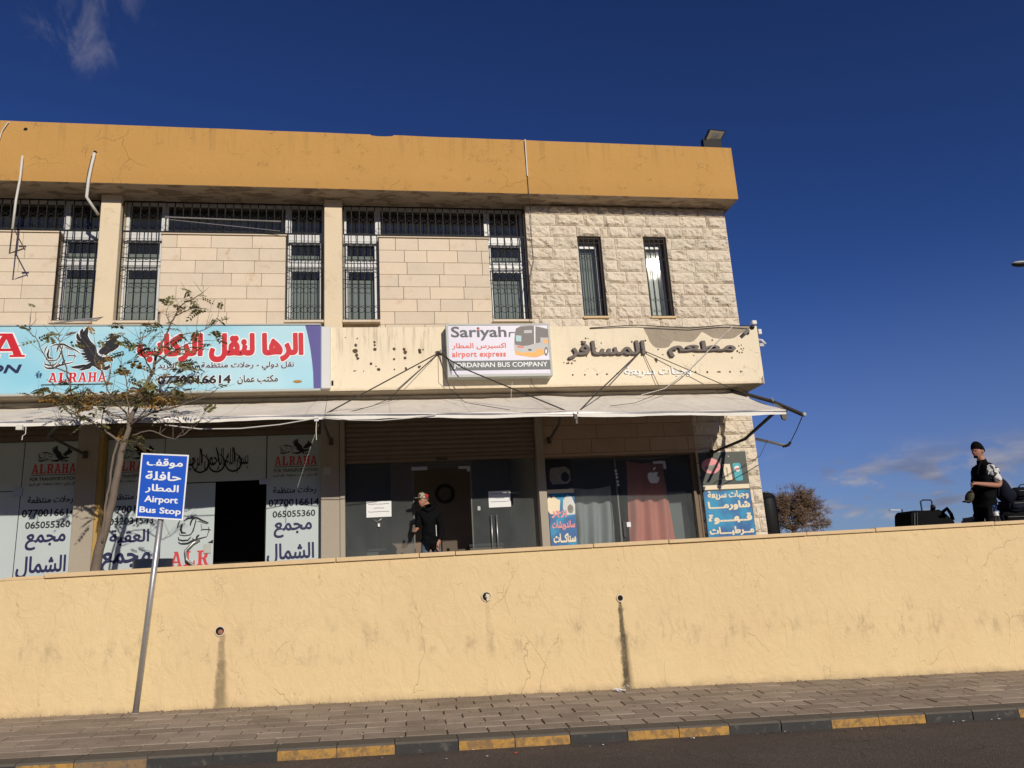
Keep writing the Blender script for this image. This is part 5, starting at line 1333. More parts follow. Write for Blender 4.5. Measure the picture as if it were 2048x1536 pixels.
b = MB(); b.add([p + (ctr - p) * .55 + nn * .008 for p in (D1, C1, B1, A1)], [(0, 1, 2, 3)]); b.build('lamp_panel', 'foodgrey', fl)
b = MB(); a_ = at(1405, 283, 13.0); c_ = at(1440, 283, 13.0); b.box(a_.x, c_.x, 12.96, 13.08, 8.135, at(1420, 279, 13).z); b.build('driver_box', 'iron', fl)
cc = thing('security_camera', 'small security camera fixed at the top right end of the cream beam', 'camera', at(1503, 656, 12.6))
MB().ball(at(1504, 655, 12.55), .045, .06, .045, 10, 6).build('body', 'plastic', cc, smooth=True)
MB().obox(at(1492, 664, 12.6), .13, .05, .06, Euler((0, math.radians(-38), 0))).build('arm', 'greyplastic', cc)
jb = MB().box(6.89, 6.98, 12.62, 12.70, 4.255, 4.33).build('junction_box', 'white', bevel=.006); tag(jb, 'small white junction box on top of the beam end', 'box')
jb = MB().box(7.01, 7.075, 12.66, 12.75, 4.07, 4.17).build('junction_box', 'white', bevel=.006); tag(jb, 'small white box on the side of the beam end', 'box')
sc = thing('security_camera', 'white curved security camera on the side of the beam end', 'camera', (7.02, 12.8, 3.9))
MB().tube([(7.0, 12.74, 3.98), (7.08, 12.72, 3.96), (7.13, 12.70, 3.88)], .028, 8).build('bracket', 'white', sc, smooth=True)
MB().box(7.015, 7.10, 12.70, 12.76, 3.84, 3.90).build('body', 'signbox', sc)

# ================================================================== tree in front of the left shops
tr = thing('tree', 'slender leaning tree with sparse feathery olive leaves behind the bus stop sign', 'tree', at(193, 1140, 10.85))
YT = 10.85
def path(pp, dy=0.0): 
    n = len(pp); return [at(u, v, YT + dy * i / max(1, n - 1)) for i, (u, v) in enumerate(pp)]
def fine(P, k=4, j=.012):
    out = []
    for i in range(len(P) - 1):
        p0 = P[max(i - 1, 0)]; p1 = P[i]; p2 = P[i + 1]; p3 = P[min(i + 2, len(P) - 1)]
        for q in range(k):
            t = q / k
            out.append(.5 * ((2 * p1) + (p2 - p0) * t + (2 * p0 - 5 * p1 + 4 * p2 - p3) * t * t + (3 * p1 - p0 - 3 * p2 + p3) * t ** 3) + Vector((RNG.uniform(-j, j), RNG.uniform(-j, j), RNG.uniform(-j, j))) * (1 if 0 < i + q else 0))
    out.append(P[-1]); return out
tb = MB()
gp = at(183, 1200, YT); 
trunk = [Vector((gp.x, YT, LOC_T - .05))] + path([(190, 1140), (207, 1070), (222, 1010), (236, 940), (244, 900), (254, 870), (259, 845)])
P = fine(trunk, 4, .006); tb.tube(P, [.072 - .042 * (k / (len(P) - 1)) ** .8 for k in range(len(P))], 10)
tb.build('trunk', 'bark', tr, smooth=True)
tb = MB(); P = fine(path([(213, 1085), (217, 1040), (221, 1000), (228, 970), (232, 935), (238, 905), (246, 880)], -.02), 3, .006); P = [p + Vector((-.03, -.07, 0)) for p in P]
tb.tube(P, .016, 6); tb.build('sucker_stem', 'bark', tr, smooth=True)
BR = [([(259, 845), (272, 815), (288, 778), (305, 746), (313, 715), (320, 697), (342, 646), (361, 614), (405, 586)], .034, .006, .25),
      ([(262, 842), (246, 820), (227, 800), (212, 770), (205, 740)], .016, .004, -.35),
      ([(250, 893), (215, 865), (172, 838), (156, 830), (145, 795), (132, 735), (120, 690), (118, 668)], .018, .005, .2),
      ([(160, 834), (135, 822), (118, 808), (103, 788)], .010, .003, -.2),
      ([(140, 748), (118, 737), (103, 730), (85, 700), (70, 675), (58, 660), (62, 650)], .010, .003, .1),
      ([(259, 846), (282, 838), (300, 826), (345, 815), (385, 803), (418, 790), (437, 774)], .018, .004, -.4),
      ([(258, 852), (270, 842), (292, 818), (310, 790), (322, 770), (330, 745)], .014, .004, -.5),
      ([(266, 870), (300, 862), (335, 874), (352, 877), (385, 855), (410, 826)], .010, .003, -.2),
      ([(305, 746), (290, 718), (281, 700), (283, 680), (292, 662)], .013, .004, -.4),
      ([(310, 728), (335, 708), (352, 700), (372, 690), (400, 683), (430, 680)], .013, .003, -.2),
      ([(322, 695), (345, 680), (375, 668), (410, 660), (440, 640)], .011, .003, .2),
      ([(342, 646), (332, 630), (336, 612)], .008, .003, 0), ([(350, 632), (375, 620), (400, 612)], .008, .003, .1),
      ([(212, 865), (205, 845), (208, 820), (222, 795)], .009, .003, -.3),
      ([(262, 842), (240, 835), (205, 818), (180, 800), (160, 790)], .012, .003, -.45),
      ([(262, 842), (255, 800), (254, 770), (246, 740), (242, 712)], .013, .003, -.3),
      ([(205, 745), (190, 725), (192, 700), (187, 670)], .008, .002, 0), ([(214, 772), (222, 740), (220, 700)], .008, .002, -.1),
      ([(300, 826), (310, 805), (335, 790), (355, 775), (385, 760), (398, 740)], .010, .003, -.5),
      ([(156, 830), (130, 850), (120, 845)], .006, .002, 0)]
PTS = []
for i, (pp, r0, r1, dy) in enumerate(BR):
    P = fine(path(pp, dy), 4, .010); bb = MB(); bb.tube(P, [r0 + (r1 - r0) * k / (len(P) - 1) for k in range(len(P))], 6)
    # bare side twigs
    for k in range(len(P) // 2):
        q = RNG.choice(P[len(P) // 4:]); dr = Vector((RNG.uniform(-1, 1), RNG.uniform(-.6, .6), RNG.uniform(0, 1))).normalized(); L = RNG.uniform(.10, .34)
        m_ = q + dr * L * .5 + Vector((0, 0, .02)); e_ = q + dr * L + Vector((0, 0, .05)); bb.tube([q, m_, e_], [.004, .003, .0015], 4, False)
        PTS.append((e_, dr))
    bb.build('branch', 'bark', tr, smooth=True)
    PTS += [(P[-1], (P[-1] - P[-4]).normalized())] * 2
# feathery compound leaves
fol = MB()
def leaf(p, d, L, yel):
    fol.cur = 1 if RNG.random() < yel else 0
    d = d.normalized(); side = d.cross(Vector((0, 0, 1)))
    if side.length < .1: side = Vector((1, 0, 0))
    side.normalize(); P = []; n = RNG.randint(5, 8)
    roll = RNG.uniform(-.8, .8); side = (side * math.cos(roll) + d.cross(side) * math.sin(roll)).normalized()
    for k in range(n + 1):
        t = k / n; P.append(p + d * L * t + Vector((0, 0, -L * .42 * t * t)))
    up = side.cross(d).normalized()
    fol.ribbon3 = None
    for k in range(1, n + 1):
        t = k / n; ll = L * .34 * (1 - .45 * abs(t - .45)) * RNG.uniform(.8, 1.15); w = ll * .29
        for sgn in ((-1, 1) if k < n else (0,)):
            dd = (side * sgn * .9 + d * (.5 if sgn else 1) + Vector((0, 0, -.30 + RNG.uniform(-.2, .1)))).normalized()
            if RNG.random() < .08: continue
            wv = dd.cross(up).normalized() * w
            q = P[k]; tip = q + dd * ll; mid = q + dd * ll * .45
            fol.add([q, mid + wv + up * w * .3, tip, mid - wv + up * w * .3], [(0, 1, 2), (0, 2, 3)])
    fol.add([P[0], P[0] + up * .003, P[-1]], [(0, 1, 2)])
CL = [(392, 592, 7, 16), (380, 612, 6, 14), (350, 618, 5, 12), (325, 660, 4, 12), (395, 622, 3, 8), (440, 642, 2, 6), (305, 668, 4, 10), (420, 660, 3, 12), (428, 683, 5, 14), (398, 682, 4, 14), (300, 655, 3, 8),
      (62, 664, 2, 5), (92, 668, 2, 5), (78, 680, 3, 6), (128, 672, 2, 4), (135, 690, 1, 4), (240, 672, 4, 12), (232, 690, 4, 12), (255, 700, 4, 12), (225, 668, 3, 8), (262, 745, 4, 10), (275, 765, 4, 10), (265, 780, 3, 8),
      (100, 785, 5, 12), (120, 795, 7, 14), (150, 793, 8, 16), (180, 790, 9, 18), (205, 795, 8, 16), (160, 770, 4, 12), (110, 770, 3, 8), (240, 790, 6, 12), (215, 760, 4, 12), (250, 755, 3, 10), (195, 815, 5, 14), (165, 815, 4, 12), (130, 812, 3, 10),
      (290, 785, 6, 14), (310, 790, 7, 14), (335, 790, 8, 16), (355, 800, 6, 16), (300, 812, 4, 10), (330, 815, 4, 12), (360, 790, 5, 12), (275, 800, 4, 8), (350, 735, 5, 12), (385, 740, 4, 10), (400, 735, 3, 10), (375, 700, 5, 12), (340, 700, 5, 12), (318, 705, 4, 10), (285, 715, 4, 12), (270, 725, 4, 12), (345, 752, 3, 8),
      (370, 760, 3, 8), (180, 840, 3, 8), (210, 860, 2, 6), (235, 875, 3, 6), (275, 885, 3, 6), (285, 893, 2, 5), (65, 790, 4, 6), (300, 690, 4, 10), (360, 680, 3, 10)]
for (u, v, n, rad) in CL:
    for k in range(int(n * (1.0 if v > 772 else .7) + .5)):
        a = RNG.uniform(0, 6.28); rr = rad * RNG.random() ** .6
        p = at(u + math.cos(a) * rr, v + math.sin(a) * rr * .8, YT + RNG.uniform(-.45, .30))
        d = Vector((RNG.uniform(-1, 1), RNG.uniform(-.7, .6), RNG.uniform(-.25, .55)))
        leaf(p, d, RNG.uniform(.15, .27), .42 if v > 740 else .2)
for (p, d) in RNG.sample(PTS, min(26, len(PTS))): leaf(p, d, RNG.uniform(.13, .22), .3)
fol.build('foliage', ['leafg', 'leafy'], tr, kind='stuff')

# ================================================================== dry round tree behind the corner
bt = thing('bare_tree', 'round crowned dry tree with brown twigs behind the building corner', 'tree', (16.9, 30, -.18))
MB().tube([(16.9, 30, -.3), (16.95, 30, .5), (16.9, 30, 1.1)], [.16, .13, .10], 8).build('trunk', 'bark', bt)
bm_ = MB(); bl_ = MB(); C_0 = Vector((16.9, 30, 1.55))
def grow(p, d, L, r, lev):
    e = p + d * L; m_ = p.lerp(e, .5) + Vector((RNG.uniform(-1, 1), RNG.uniform(-1, 1), RNG.uniform(-1, 1))) * L * .08
    bm_.tube([p, m_, e], [r, r * .85, r * .7], 3, False)
    if lev == 0:
        for k in range(3):
            q = p.lerp(e, RNG.random()); s_ = RNG.uniform(.035, .065); v1 = Vector((RNG.uniform(-1, 1), RNG.uniform(-1, 1), RNG.uniform(-1, 1))).normalized() * s_; v2 = v1.orthogonal().normalized() * s_ * .5
            bl_.add([q, q + v1 + v2, q + v1 * 1.8], [(0, 1, 2)])
        return
    for k in range(4 if lev > 1 else 5):
        dd = (d + Vector((RNG.uniform(-1, 1), RNG.uniform(-1, 1), RNG.uniform(-.7, .9))) * .75).normalized()
        ll = L * RNG.uniform(.6, .85)
        q = p.lerp(e, RNG.uniform(.55, 1.0))
        grow(q, dd, ll, r * .6, lev - 1)
for k in range(20):
    a = k * 2.399; el_ = RNG.uniform(-.15, 1.3)
    grow(Vector((16.9, 30, 1.0)), Vector((math.cos(a) * math.cos(el_), math.sin(a) * math.cos(el_), math.sin(el_) * 1.0 + .12)).normalized(), RNG.uniform(.60, .78), .032, 4)
bm_.build('twigs', 'twig', bt, kind='stuff'); bl_.build('dry_leaves', 'bushleaf', bt, kind='stuff')
# dark rounded kiosk box behind the corner
dbx = thing('tank', 'dark rounded plastic tank standing behind the stone corner', 'tank', (12.3, 21, LOC_T))
ya = 21.0; q = at(1532, 1000, ya)
b = MB(); prof = [(.0, LOC_T), (.27, LOC_T), (.28, 1.55), (.26, 1.80), (.20, 1.88), (.10, 1.91), (0, 1.915)]; n = 20; V = []
zt = at(1545, 985, ya).z
for r_, z_ in prof: V += [(q.x + r_ * math.cos(2 * math.pi * k / n), ya + r_ * math.sin(2 * math.pi * k / n), z_ if z_ < 1 else z_ + zt - 1.915) for k in range(n)]
b.add(V, [(i * n + k, i * n + (k + 1) % n, (i + 1) * n + (k + 1) % n, (i + 1) * n + k) for i in range(len(prof) - 1) for k in range(n)]); b.build('body', 'iron', dbx, smooth=True)
MB().ball((q.x, ya, zt), .10, .10, .04, 12, 6).build('lid', 'greyplastic', dbx, smooth=True)

# street lamps
def lamp(label, top, head_dir, L, H, hs, x_arm):
    t = thing('street_lamp', label, 'street lamp', (top.x + x_arm, top.y, LOC_T))
    MB().tube([(top.x + x_arm, top.y, LOC_T - .1), (top.x + x_arm, top.y, top.z + H)], [.07, .05], 8).build('pole', 'iron' if top.y > 30 else 'galv', t, smooth=True)
    MB().tube([(top.x + x_arm, top.y, top.z + H), (top.x + x_arm * .5, top.y, top.z + H * .8), (top.x + hs, top.y, top.z)], .028, 8).build('arm', 'galv', t, smooth=True)
    return t
p = at(2040, 528, 12.0)
t = lamp('street lamp head with silver hood high up at the right edge of the view', p, -1, 1, .22, .22, 1.6)
MB().ball((p.x + .02, p.y, p.z + .005), .20, .09, .052, 16, 8, lambda v: Vector((v.x, v.y, max(v.z, -.004)))).build('hood', 'signbox', t, smooth=True)
MB().ball((p.x, p.y, p.z - .004), .185, .085, .05, 16, 8, lambda v: Vector((v.x, v.y, min(v.z, 0)))).build('bowl', 'plastic', t, smooth=True)
p = at(1782, 1021, 60)
t = lamp('distant street lamp with a flat pale head beyond the terrace wall', p, -1, 1, .05, .3, 1.05)
MB().obox((p.x + .35, p.y, p.z + .02), .95, .25, .07, Euler((0, .06, 0))).build('head', 'white', t)
# ================================================================== people
def skin_body(name, nodes, edges, regions, parent, root=0, sub=3):
    """one continuous skinned figure; nodes (point, radius), regions give the material per edge"""
    me = bpy.data.meshes.new(name)
    off = LOC[parent.name]
    me.from_pydata([Vector(n[0]) - off for n in nodes], edges, [])
    o = bpy.data.objects.new(name, me); COL.objects.link(o)
    md = o.modifiers.new('skin', 'SKIN'); md.use_smooth_shade = True
    for i, n in enumerate(nodes):
        sv = me.skin_vertices[0].data[i]; r = n[1]
        sv.radius = r if isinstance(r, tuple) else (r, r); sv.use_root = (i == root)
    ms = o.modifiers.new('sub', 'SUBSURF'); ms.levels = sub; ms.render_levels = sub
    dg = bpy.context.evaluated_depsgraph_get(); dg.update()
    m2 = bpy.data.meshes.new_from_object(o.evaluated_get(dg)); bpy.data.objects.remove(o)
    names = []
    for _, m_ in regions:
        if m_ not in names: names.append(m_)
    m2.materials.clear()
    for m_ in names: m2.materials.append(M[m_])
    E_ = [(Vector(nodes[a][0]) - off, Vector(nodes[b_][0]) - off, names.index(dict(regions)[(a, b_)]), min((max(n_[1]) if isinstance(n_[1], tuple) else n_[1]) for n_ in (nodes[a], nodes[b_]))) for a, b_ in edges]
    for p in m2.polygons:
        c = p.center; best = (1e9, 0)
        for a, b_, k, rr in E_:
            ab = b_ - a; t = max(0, min(1, (c - a).dot(ab) / max(ab.length_squared, 1e-9))); d_ = (c - a - ab * t).length - rr
            if d_ < best[0]: best = (d_, k)
        p.material_index = best[1]; p.use_smooth = True
    cl = set(v for p in m2.polygons if names[p.material_index] != 'skin' for v in p.vertices)
    nr = [v.normal.copy() for v in m2.vertices]
    for i in cl:
        q = m2.vertices[i].co; m2.vertices[i].co = q + nr[i] * (.016 * mnoise.noise(Vector((q.x * 9, q.y * 9, q.z * 16))) + .010 * mnoise.noise(q * 26))
    r = bpy.data.objects.new(name, m2); COL.objects.link(r); r.parent = parent; LOC[r.name] = off
    return r

def hand(nodes, edges, regs, wrist_i, wrist, d, side, s=1.0, curl=.5, m='skin'):
    """palm, four unequal bent fingers and a thumb rooted at the side of the palm"""
    d = d.normalized(); side = side.normalized(); nrm = d.cross(side).normalized()
    pi = len(nodes); nodes.append((wrist + d * .045 * s, (.026 * s, .018 * s))); edges.append((wrist_i, pi)); regs.append(((wrist_i, pi), m))
    kn = len(nodes); nodes.append((wrist + d * .085 * s, (.030 * s, .015 * s))); edges.append((pi, kn)); regs.append(((pi, kn), m))
    for k, ln in enumerate((.062, .072, .068, .052)):
        o_ = side * (k - 1.5) * .021 * s
        a = len(nodes); nodes.append((wrist + d * .100 * s + o_, .0085 * s)); edges.append((kn, a)); regs.append(((kn, a), m))
        q = (d * (1 - curl) + nrm * curl).normalized(); b_ = len(nodes); nodes.append((wrist + d * .100 * s + o_ + q * ln * .5 * s, .008 * s)); edges.append((a, b_)); regs.append(((a, b_), m))
        q2 = (d * (.6 - curl) + nrm * (curl + .35)).normalized(); c = len(nodes); nodes.append((Vector(nodes[b_][0]) + q2 * ln * .5 * s, .0065 * s)); edges.append((b_, c)); regs.append(((b_, c), m))
    a = len(nodes); nodes.append((wrist + d * .050 * s - side * .036 * s + nrm * .01, .010 * s)); edges.append((pi, a)); regs.append(((pi, a), m))
    b_ = len(nodes); nodes.append((wrist + d * .085 * s - side * .050 * s + nrm * .025, .008 * s)); edges.append((a, b_)); regs.append(((a, b_), m))

def make_person(label, F, up_lean, J, mats, head):
    pass

def head_shape(parent, c, f, s=1.0):
    """head with brow, nose, lips, chin and ears facing direction f"""
    f = Vector((f[0], f[1], 0)).normalized(); r = Vector((-f.y, f.x, 0)); up = Vector((0, 0, 1))
    b = MB(); nu, nv = 28, 22; V = []
    for i in range(nv + 1):
        t = math.pi * i / nv
        for k in range(nu):
            a = 2 * math.pi * k / nu
            x = math.sin(t) * math.cos(a); y = math.sin(t) * math.sin(a); z = math.cos(t)
            X = x * (.098 if x < 0 else .088); Yv = y * .074; Z = z * .118
            fr = max(0, x)
            if z < -.1: X *= 1 - .10 * (-z); Yv *= 1 - .38 * (-z - .1); X += .022 * fr * (-z)
            if fr > 0:
                X += .030 * math.exp(-((y / .16) ** 2) - (((z + .12) / .15) ** 2)) * fr        # nose
                X -= .012 * math.exp(-(((abs(y) - .36) / .16) ** 2) - (((z - .06) / .10) ** 2)) * fr   # eye sockets
                X += .007 * math.exp(-((y / .4) ** 2) - (((z - .22) / .08) ** 2)) * fr            # brow
                X += .010 * math.exp(-((y / .25) ** 2) - (((z + .46) / .07) ** 2)) * fr           # lips
                X += .008 * math.exp(-((y / .25) ** 2) - (((z + .78) / .12) ** 2)) * fr           # chin
            V.append(Vector(c) + (f * X + r * Yv + up * Z) * s)
    F = [(i * nu + k, (i + 1) * nu + k, (i + 1) * nu + (k + 1) % nu, i * nu + (k + 1) % nu) for i in range(nv) for k in range(nu)]
    b.add(V, F)
    for sg in (-1, 1):
        q = Vector(c) + r * sg * .074 * s - f * .008 * s - up * .005 * s
        b.ball(q, .014 * s + abs(f.x) * .010, .014 * s + abs(f.y) * .010, .030 * s, 8, 6)
    o = b.build('head', 'skin', parent, smooth=True)
    e = MB()
    for sg in (-1, 1): e.ball(Vector(c) + (f * .079 + r * sg * .028 + up * .006) * s, .011, .011, .007, 8, 5)
    e.build('eyes', 'plastic', parent, smooth=True)
    m_ = MB(); q = Vector(c) + (f * .092 - up * .056) * s; m_.ball(q, .010, .020 if abs(f.x) > .5 else .010, .005, 8, 5); m_.build('mouth', 'redfaded', parent)
    return f, r
def beanie(parent, c, f, r, m, s=1.0, low=-.005):
    b = MB(); nu, nv = 22, 9; V = []
    for i in range(nv + 1):
        t = (math.pi / 2) * i / nv * 1.04
        for k in range(nu):
            a = 2 * math.pi * k / nu
            x = math.sin(t) * math.cos(a); y = math.sin(t) * math.sin(a); z = math.cos(t)
            tilt = .030 * x
            V.append(Vector(c) + (f * x * (.113 if x < 0 else .103) + r * y * .090 + Vector((0, 0, 1)) * (z * .125 + tilt + .012 + low * (1 - z))) * s)
    F = [(i * nu + k, (i + 1) * nu + k, (i + 1) * nu + (k + 1) % nu, i * nu + (k + 1) % nu) for i in range(nv) for k in range(nu)]
    b.add(V, F); return b

# ---- man with cap, vest and rucksack behind the wall at the right, facing left
YM = 11.0
mp = thing('person', 'man in black cap and black vest over printed shirt, at the right looking left', 'person', (at(1965, 1030, YM).x, YM, LOC_T))
def J(u, v, dy=0): return at(u, v, YM + dy)
hip = J(1967, 1012); feet = LOC_T
N = []; Ed = []; Rg = []
def node(p, r): N.append((Vector(p), r)); return len(N) - 1
def link(a, b_, m): Ed.append((a, b_)); Rg.append(((a, b_), m))
pel = node(hip, (.185, .15)); wai = node(J(1970, 990), (.185, .15)); che = node(J(1969, 962), (.205, .17)); sh = node(J(1970, 940), (.185, .14)); nb_ = node(J(1966, 928), .085); nk = node(J(1962, 919), .060); hd = node(J(1959, 908), .055)
link(pel, wai, 'blackcloth'); link(wai, che, 'blackcloth'); link(che, sh, 'blackcloth'); link(sh, nb_, 'blackcloth'); link(nb_, nk, 'skin'); link(nk, hd, 'skin')
for sg, dx in ((-1, .02), (1, -.03)):
    hp = hip + Vector((dx, sg * .085, -.06)); h_ = node(hp, .105); kn = node((hp.x - .02, hp.y, feet + .50), .062); an = node((hp.x + .01, hp.y, feet + .09), .045); to = node((hp.x - .16, hp.y, feet + .04), .042)
    link(pel, h_, 'darkcloth'); link(h_, kn, 'darkcloth'); link(kn, an, 'darkcloth'); link(an, to, 'blackcloth')
# near arm: short printed sleeve, bare forearm forward
s1 = node(J(1985, 938, -.17), .092); e0 = node(J(1992, 955, -.22), .078); e1 = node(J(1999, 966, -.22), .050); e2 = node(J(1997, 971, -.23), .046); f1 = node(J(1972, 969, -.28), .040); w1 = node(J(1951, 967, -.28), .028)
link(sh, s1, 'printshirt'); link(s1, e0, 'printshirt'); link(e0, e1, 'skin'); link(e1, e2, 'skin'); link(e2, f1, 'skin'); link(f1, w1, 'skin')
hand(N, Ed, Rg, w1, N[w1][0], Vector((-1, -.1, -.15)), Vector((0, .35, -1)), .92, .55)
s2 = node(J(1955, 936, .14), .058); g0 = node(J(1950, 958, .17), .048); g1 = node(J(1948, 975, .16), .040); g2 = node(J(1943, 985, .08), .028)
link(sh, s2, 'blackcloth'); link(s2, g0, 'blackcloth'); link(g0, g1, 'blackcloth'); link(g1, g2, 'skin')
hand(N, Ed, Rg, g2, N[g2][0], Vector((-.55, -.1, -.8)), Vector((.1, 1, -.1)), .9, .5)
skin_body('body', N, Ed, Rg, mp)
hc = J(1955, 902); f_, r_ = head_shape(mp, hc + Vector((0, 0, -.01)), (-1, -.22), 1.06)
V = MB(); V.ball(hc + f_ * .062 * 1.06 + Vector((0, 0, -.098)), .036, .034, .026, 10, 6); V.build('beard', 'blackcloth', mp, smooth=True)
beanie(mp, hc + Vector((.008, 0, .018)), f_, r_, 'blackcloth', 1.02, low=-.012).build('knitted_cap', 'blackcloth', mp, smooth=True)
b = MB(); b.tube([J(1962, 922, -.09), J(1957, 935, -.14), J(1955, 948, -.13)], [.02, .018, .012], 6); b.build('collar', 'blackcloth', mp)
# rucksack and the cap he holds
bp = thing('rucksack', 'dark blue rucksack hanging on the back of the man at the right', 'rucksack', J(2012, 985))
V = MB(); V.ball(J(2005, 980, .02), .125, .15, .225, 14, 10, lambda v: Vector((v.x * (1.15 if v.z < 0 else .85) + (-.25 * v.z), v.y, v.z))); V.build('bag', 'navycloth', bp, smooth=True)
V = MB(); V.ball(J(2020, 990, .02), .07, .12, .11, 10, 8); V.build('front_pocket', 'navycloth', bp, smooth=True)
V = MB(); V.tube([J(1980, 930, -.11), J(1994, 940, -.13), J(1999, 965, -.12), J(1996, 992, -.12)], .016, 6); V.build('strap', 'navycloth', bp, smooth=True)
hcap = thing('hat', 'olive cap held in the hand of the man at the right', 'hat', J(1940, 995, -.05))
V = MB(); V.ball(J(1939, 994, -.05), .062, .08, .10, 12, 8, lambda v: Vector((v.x - .35 * v.z * -1, v.y, v.z))); V.build('crown', 'olivecloth', hcap, smooth=True)
V = MB(); V.ball(J(1932, 1003, -.05), .055, .06, .018, 10, 6); V.build('brim', 'olivecloth', hcap, smooth=True)

# ---- man with cap in the doorway of the middle shop
YD = 13.12
dm = thing('person', 'man in camouflage cap, black jacket and jeans standing in the open glass doorway', 'person', (at(858, 1080, YD).x, YD, LOC_T))
def K(u, v, dy=0): return at(u, v, YD + dy)
N = []; Ed = []; Rg = []
hip = K(861, 1086); pel = node(hip, (.155, .12)); wai = node(K(859, 1062), (.16, .125)); che = node(K(857, 1042), (.175, .13)); sh = node(K(858, 1027), (.15, .11)); nb_ = node(K(856, 1016), .075); nk = node(K(853, 1009), .055); hd = node(K(850, 1002), .05)
link(pel, wai, 'blackcloth'); link(wai, che, 'blackcloth'); link(che, sh, 'blackcloth'); link(sh, nb_, 'blackcloth'); link(nb_, nk, 'skin'); link(nk, hd, 'skin')
for sg in (-1, 1):
    hp = hip + Vector((sg * .09, 0, -.04)); h_ = node(hp, .09); kn = node((hp.x + sg * .02, YD - .02, feet + .50), .062); an = node((hp.x + sg * .03, YD, feet + .09), .046); to = node((hp.x + sg * .05 - .03, YD - .13, feet + .04), .042)
    link(pel, h_, 'jeans'); link(h_, kn, 'jeans'); link(kn, an, 'jeans'); link(an, to, 'blackcloth')
s1 = node(K(838, 1028, -.02), .072); e1 = node(K(836, 1048, -.04), .060); w1 = node(K(836, 1056, -.16), .034)
link(sh, s1, 'blackcloth'); link(s1, e1, 'blackcloth'); link(e1, w1, 'blackcloth')
hand(N, Ed, Rg, w1, N[w1][0], Vector((-.28, -.6, -.25)), Vector((.1, .1, 1)), .9, .7)
s2 = node(K(876, 1030, 0), .072); g1 = node(K(883, 1055, .02), .060); g2 = node(K(880, 1078, -.06), .042); g3 = node(K(876, 1086, -.09), .03)
link(sh, s2, 'blackcloth'); link(s2, g1, 'blackcloth'); link(g1, g2, 'blackcloth'); link(g2, g3, 'skin')
hand(N, Ed, Rg, g3, N[g3][0], Vector((-.2, -.15, -1)), Vector((.2, 1, 0)), .9, .35)
skin_body('body', N, Ed, Rg, dm)
hc = K(846, 1002); f_, r_ = head_shape(dm, hc, (-.8, -.75), .92)
bb = beanie(dm, hc + Vector((0, 0, .022)), f_, r_, 'camo', .93, 0); bb.build('cap_crown', 'camo', dm, smooth=True)
V = MB(); V.ball(hc + f_ * .13 + Vector((0, 0, .045)), .075, .075, .010, 12, 5); V.build('cap_brim', 'camo', dm, smooth=True)
V = MB(); V.ball(hc + Vector((.052, -.045, .075)), .042, .04, .04, 10, 6); V.build('cap_side_panel', 'redcloth', dm, smooth=True)
V = MB(); V.tube([K(846, 1017, -.08), K(856, 1021, -.12), K(866, 1015, -.05), K(870, 1008, .04)], .038, 8); V.build('hood', 'blackcloth', dm, smooth=True)
V = MB(); V.tube([K(872, 1050, -.12), K(873, 1072, -.12)], .005, 4); V.build('pocket_zip', 'silver', dm)
ph = MB().obox(K(827, 1057, -.22), .045, .03, .12, Euler((0, .2, 0))).build('drink_can', 'bracket', bevel=.006); tag(ph, 'small dark can in the hand of the man in the doorway', 'can')

# ================================================================== luggage behind the wall at the right
YL = 11.4
def L_(u, v, dy=0): return at(u, v, YL + dy)
sc_ = thing('suitcase', 'black soft suitcase lying behind the wall with its pull handle up', 'suitcase', L_(1860, 1045))
z0 = LOC_T + .32
b = MB(); P = [L_(1823, 1060), L_(1822, 1028), L_(1827, 1021), L_(1850, 1021), L_(1878, 1019), L_(1890, 1026), L_(1908, 1042), L_(1912, 1060)]
b.prism(P, .42); b.build('shell', 'blackbag', sc_, bevel=.015)
b = MB(); b.tube([L_(1844, 1022, .12), L_(1841, 1003, .12), L_(1846, 1000, .12), L_(1861, 1000, .12), L_(1864, 1004, .12), L_(1862, 1021, .12)], .013, 8); b.build('pull_handle', 'plastic', sc_)
b = MB(); b.tube([L_(1829, 1060, -.01), L_(1829, 1026, -.01)], .014, 6); b.tube([L_(1835, 1060, -.01), L_(1834, 1024, -.01)], .008, 6); b.build('piping', 'plastic', sc_)
b = MB(); b.tube([L_(1883, 1026, .1), L_(1894, 1017, .1), L_(1902, 1028, .1), L_(1906, 1040, .1)], .030, 8); b.build('side_strap', 'blackbag', sc_, smooth=True)
b = MB(); b.ball(L_(1866, 1015, .1), .035, .05, .05, 8, 6); b.build('handle_knob', 'plastic', sc_)
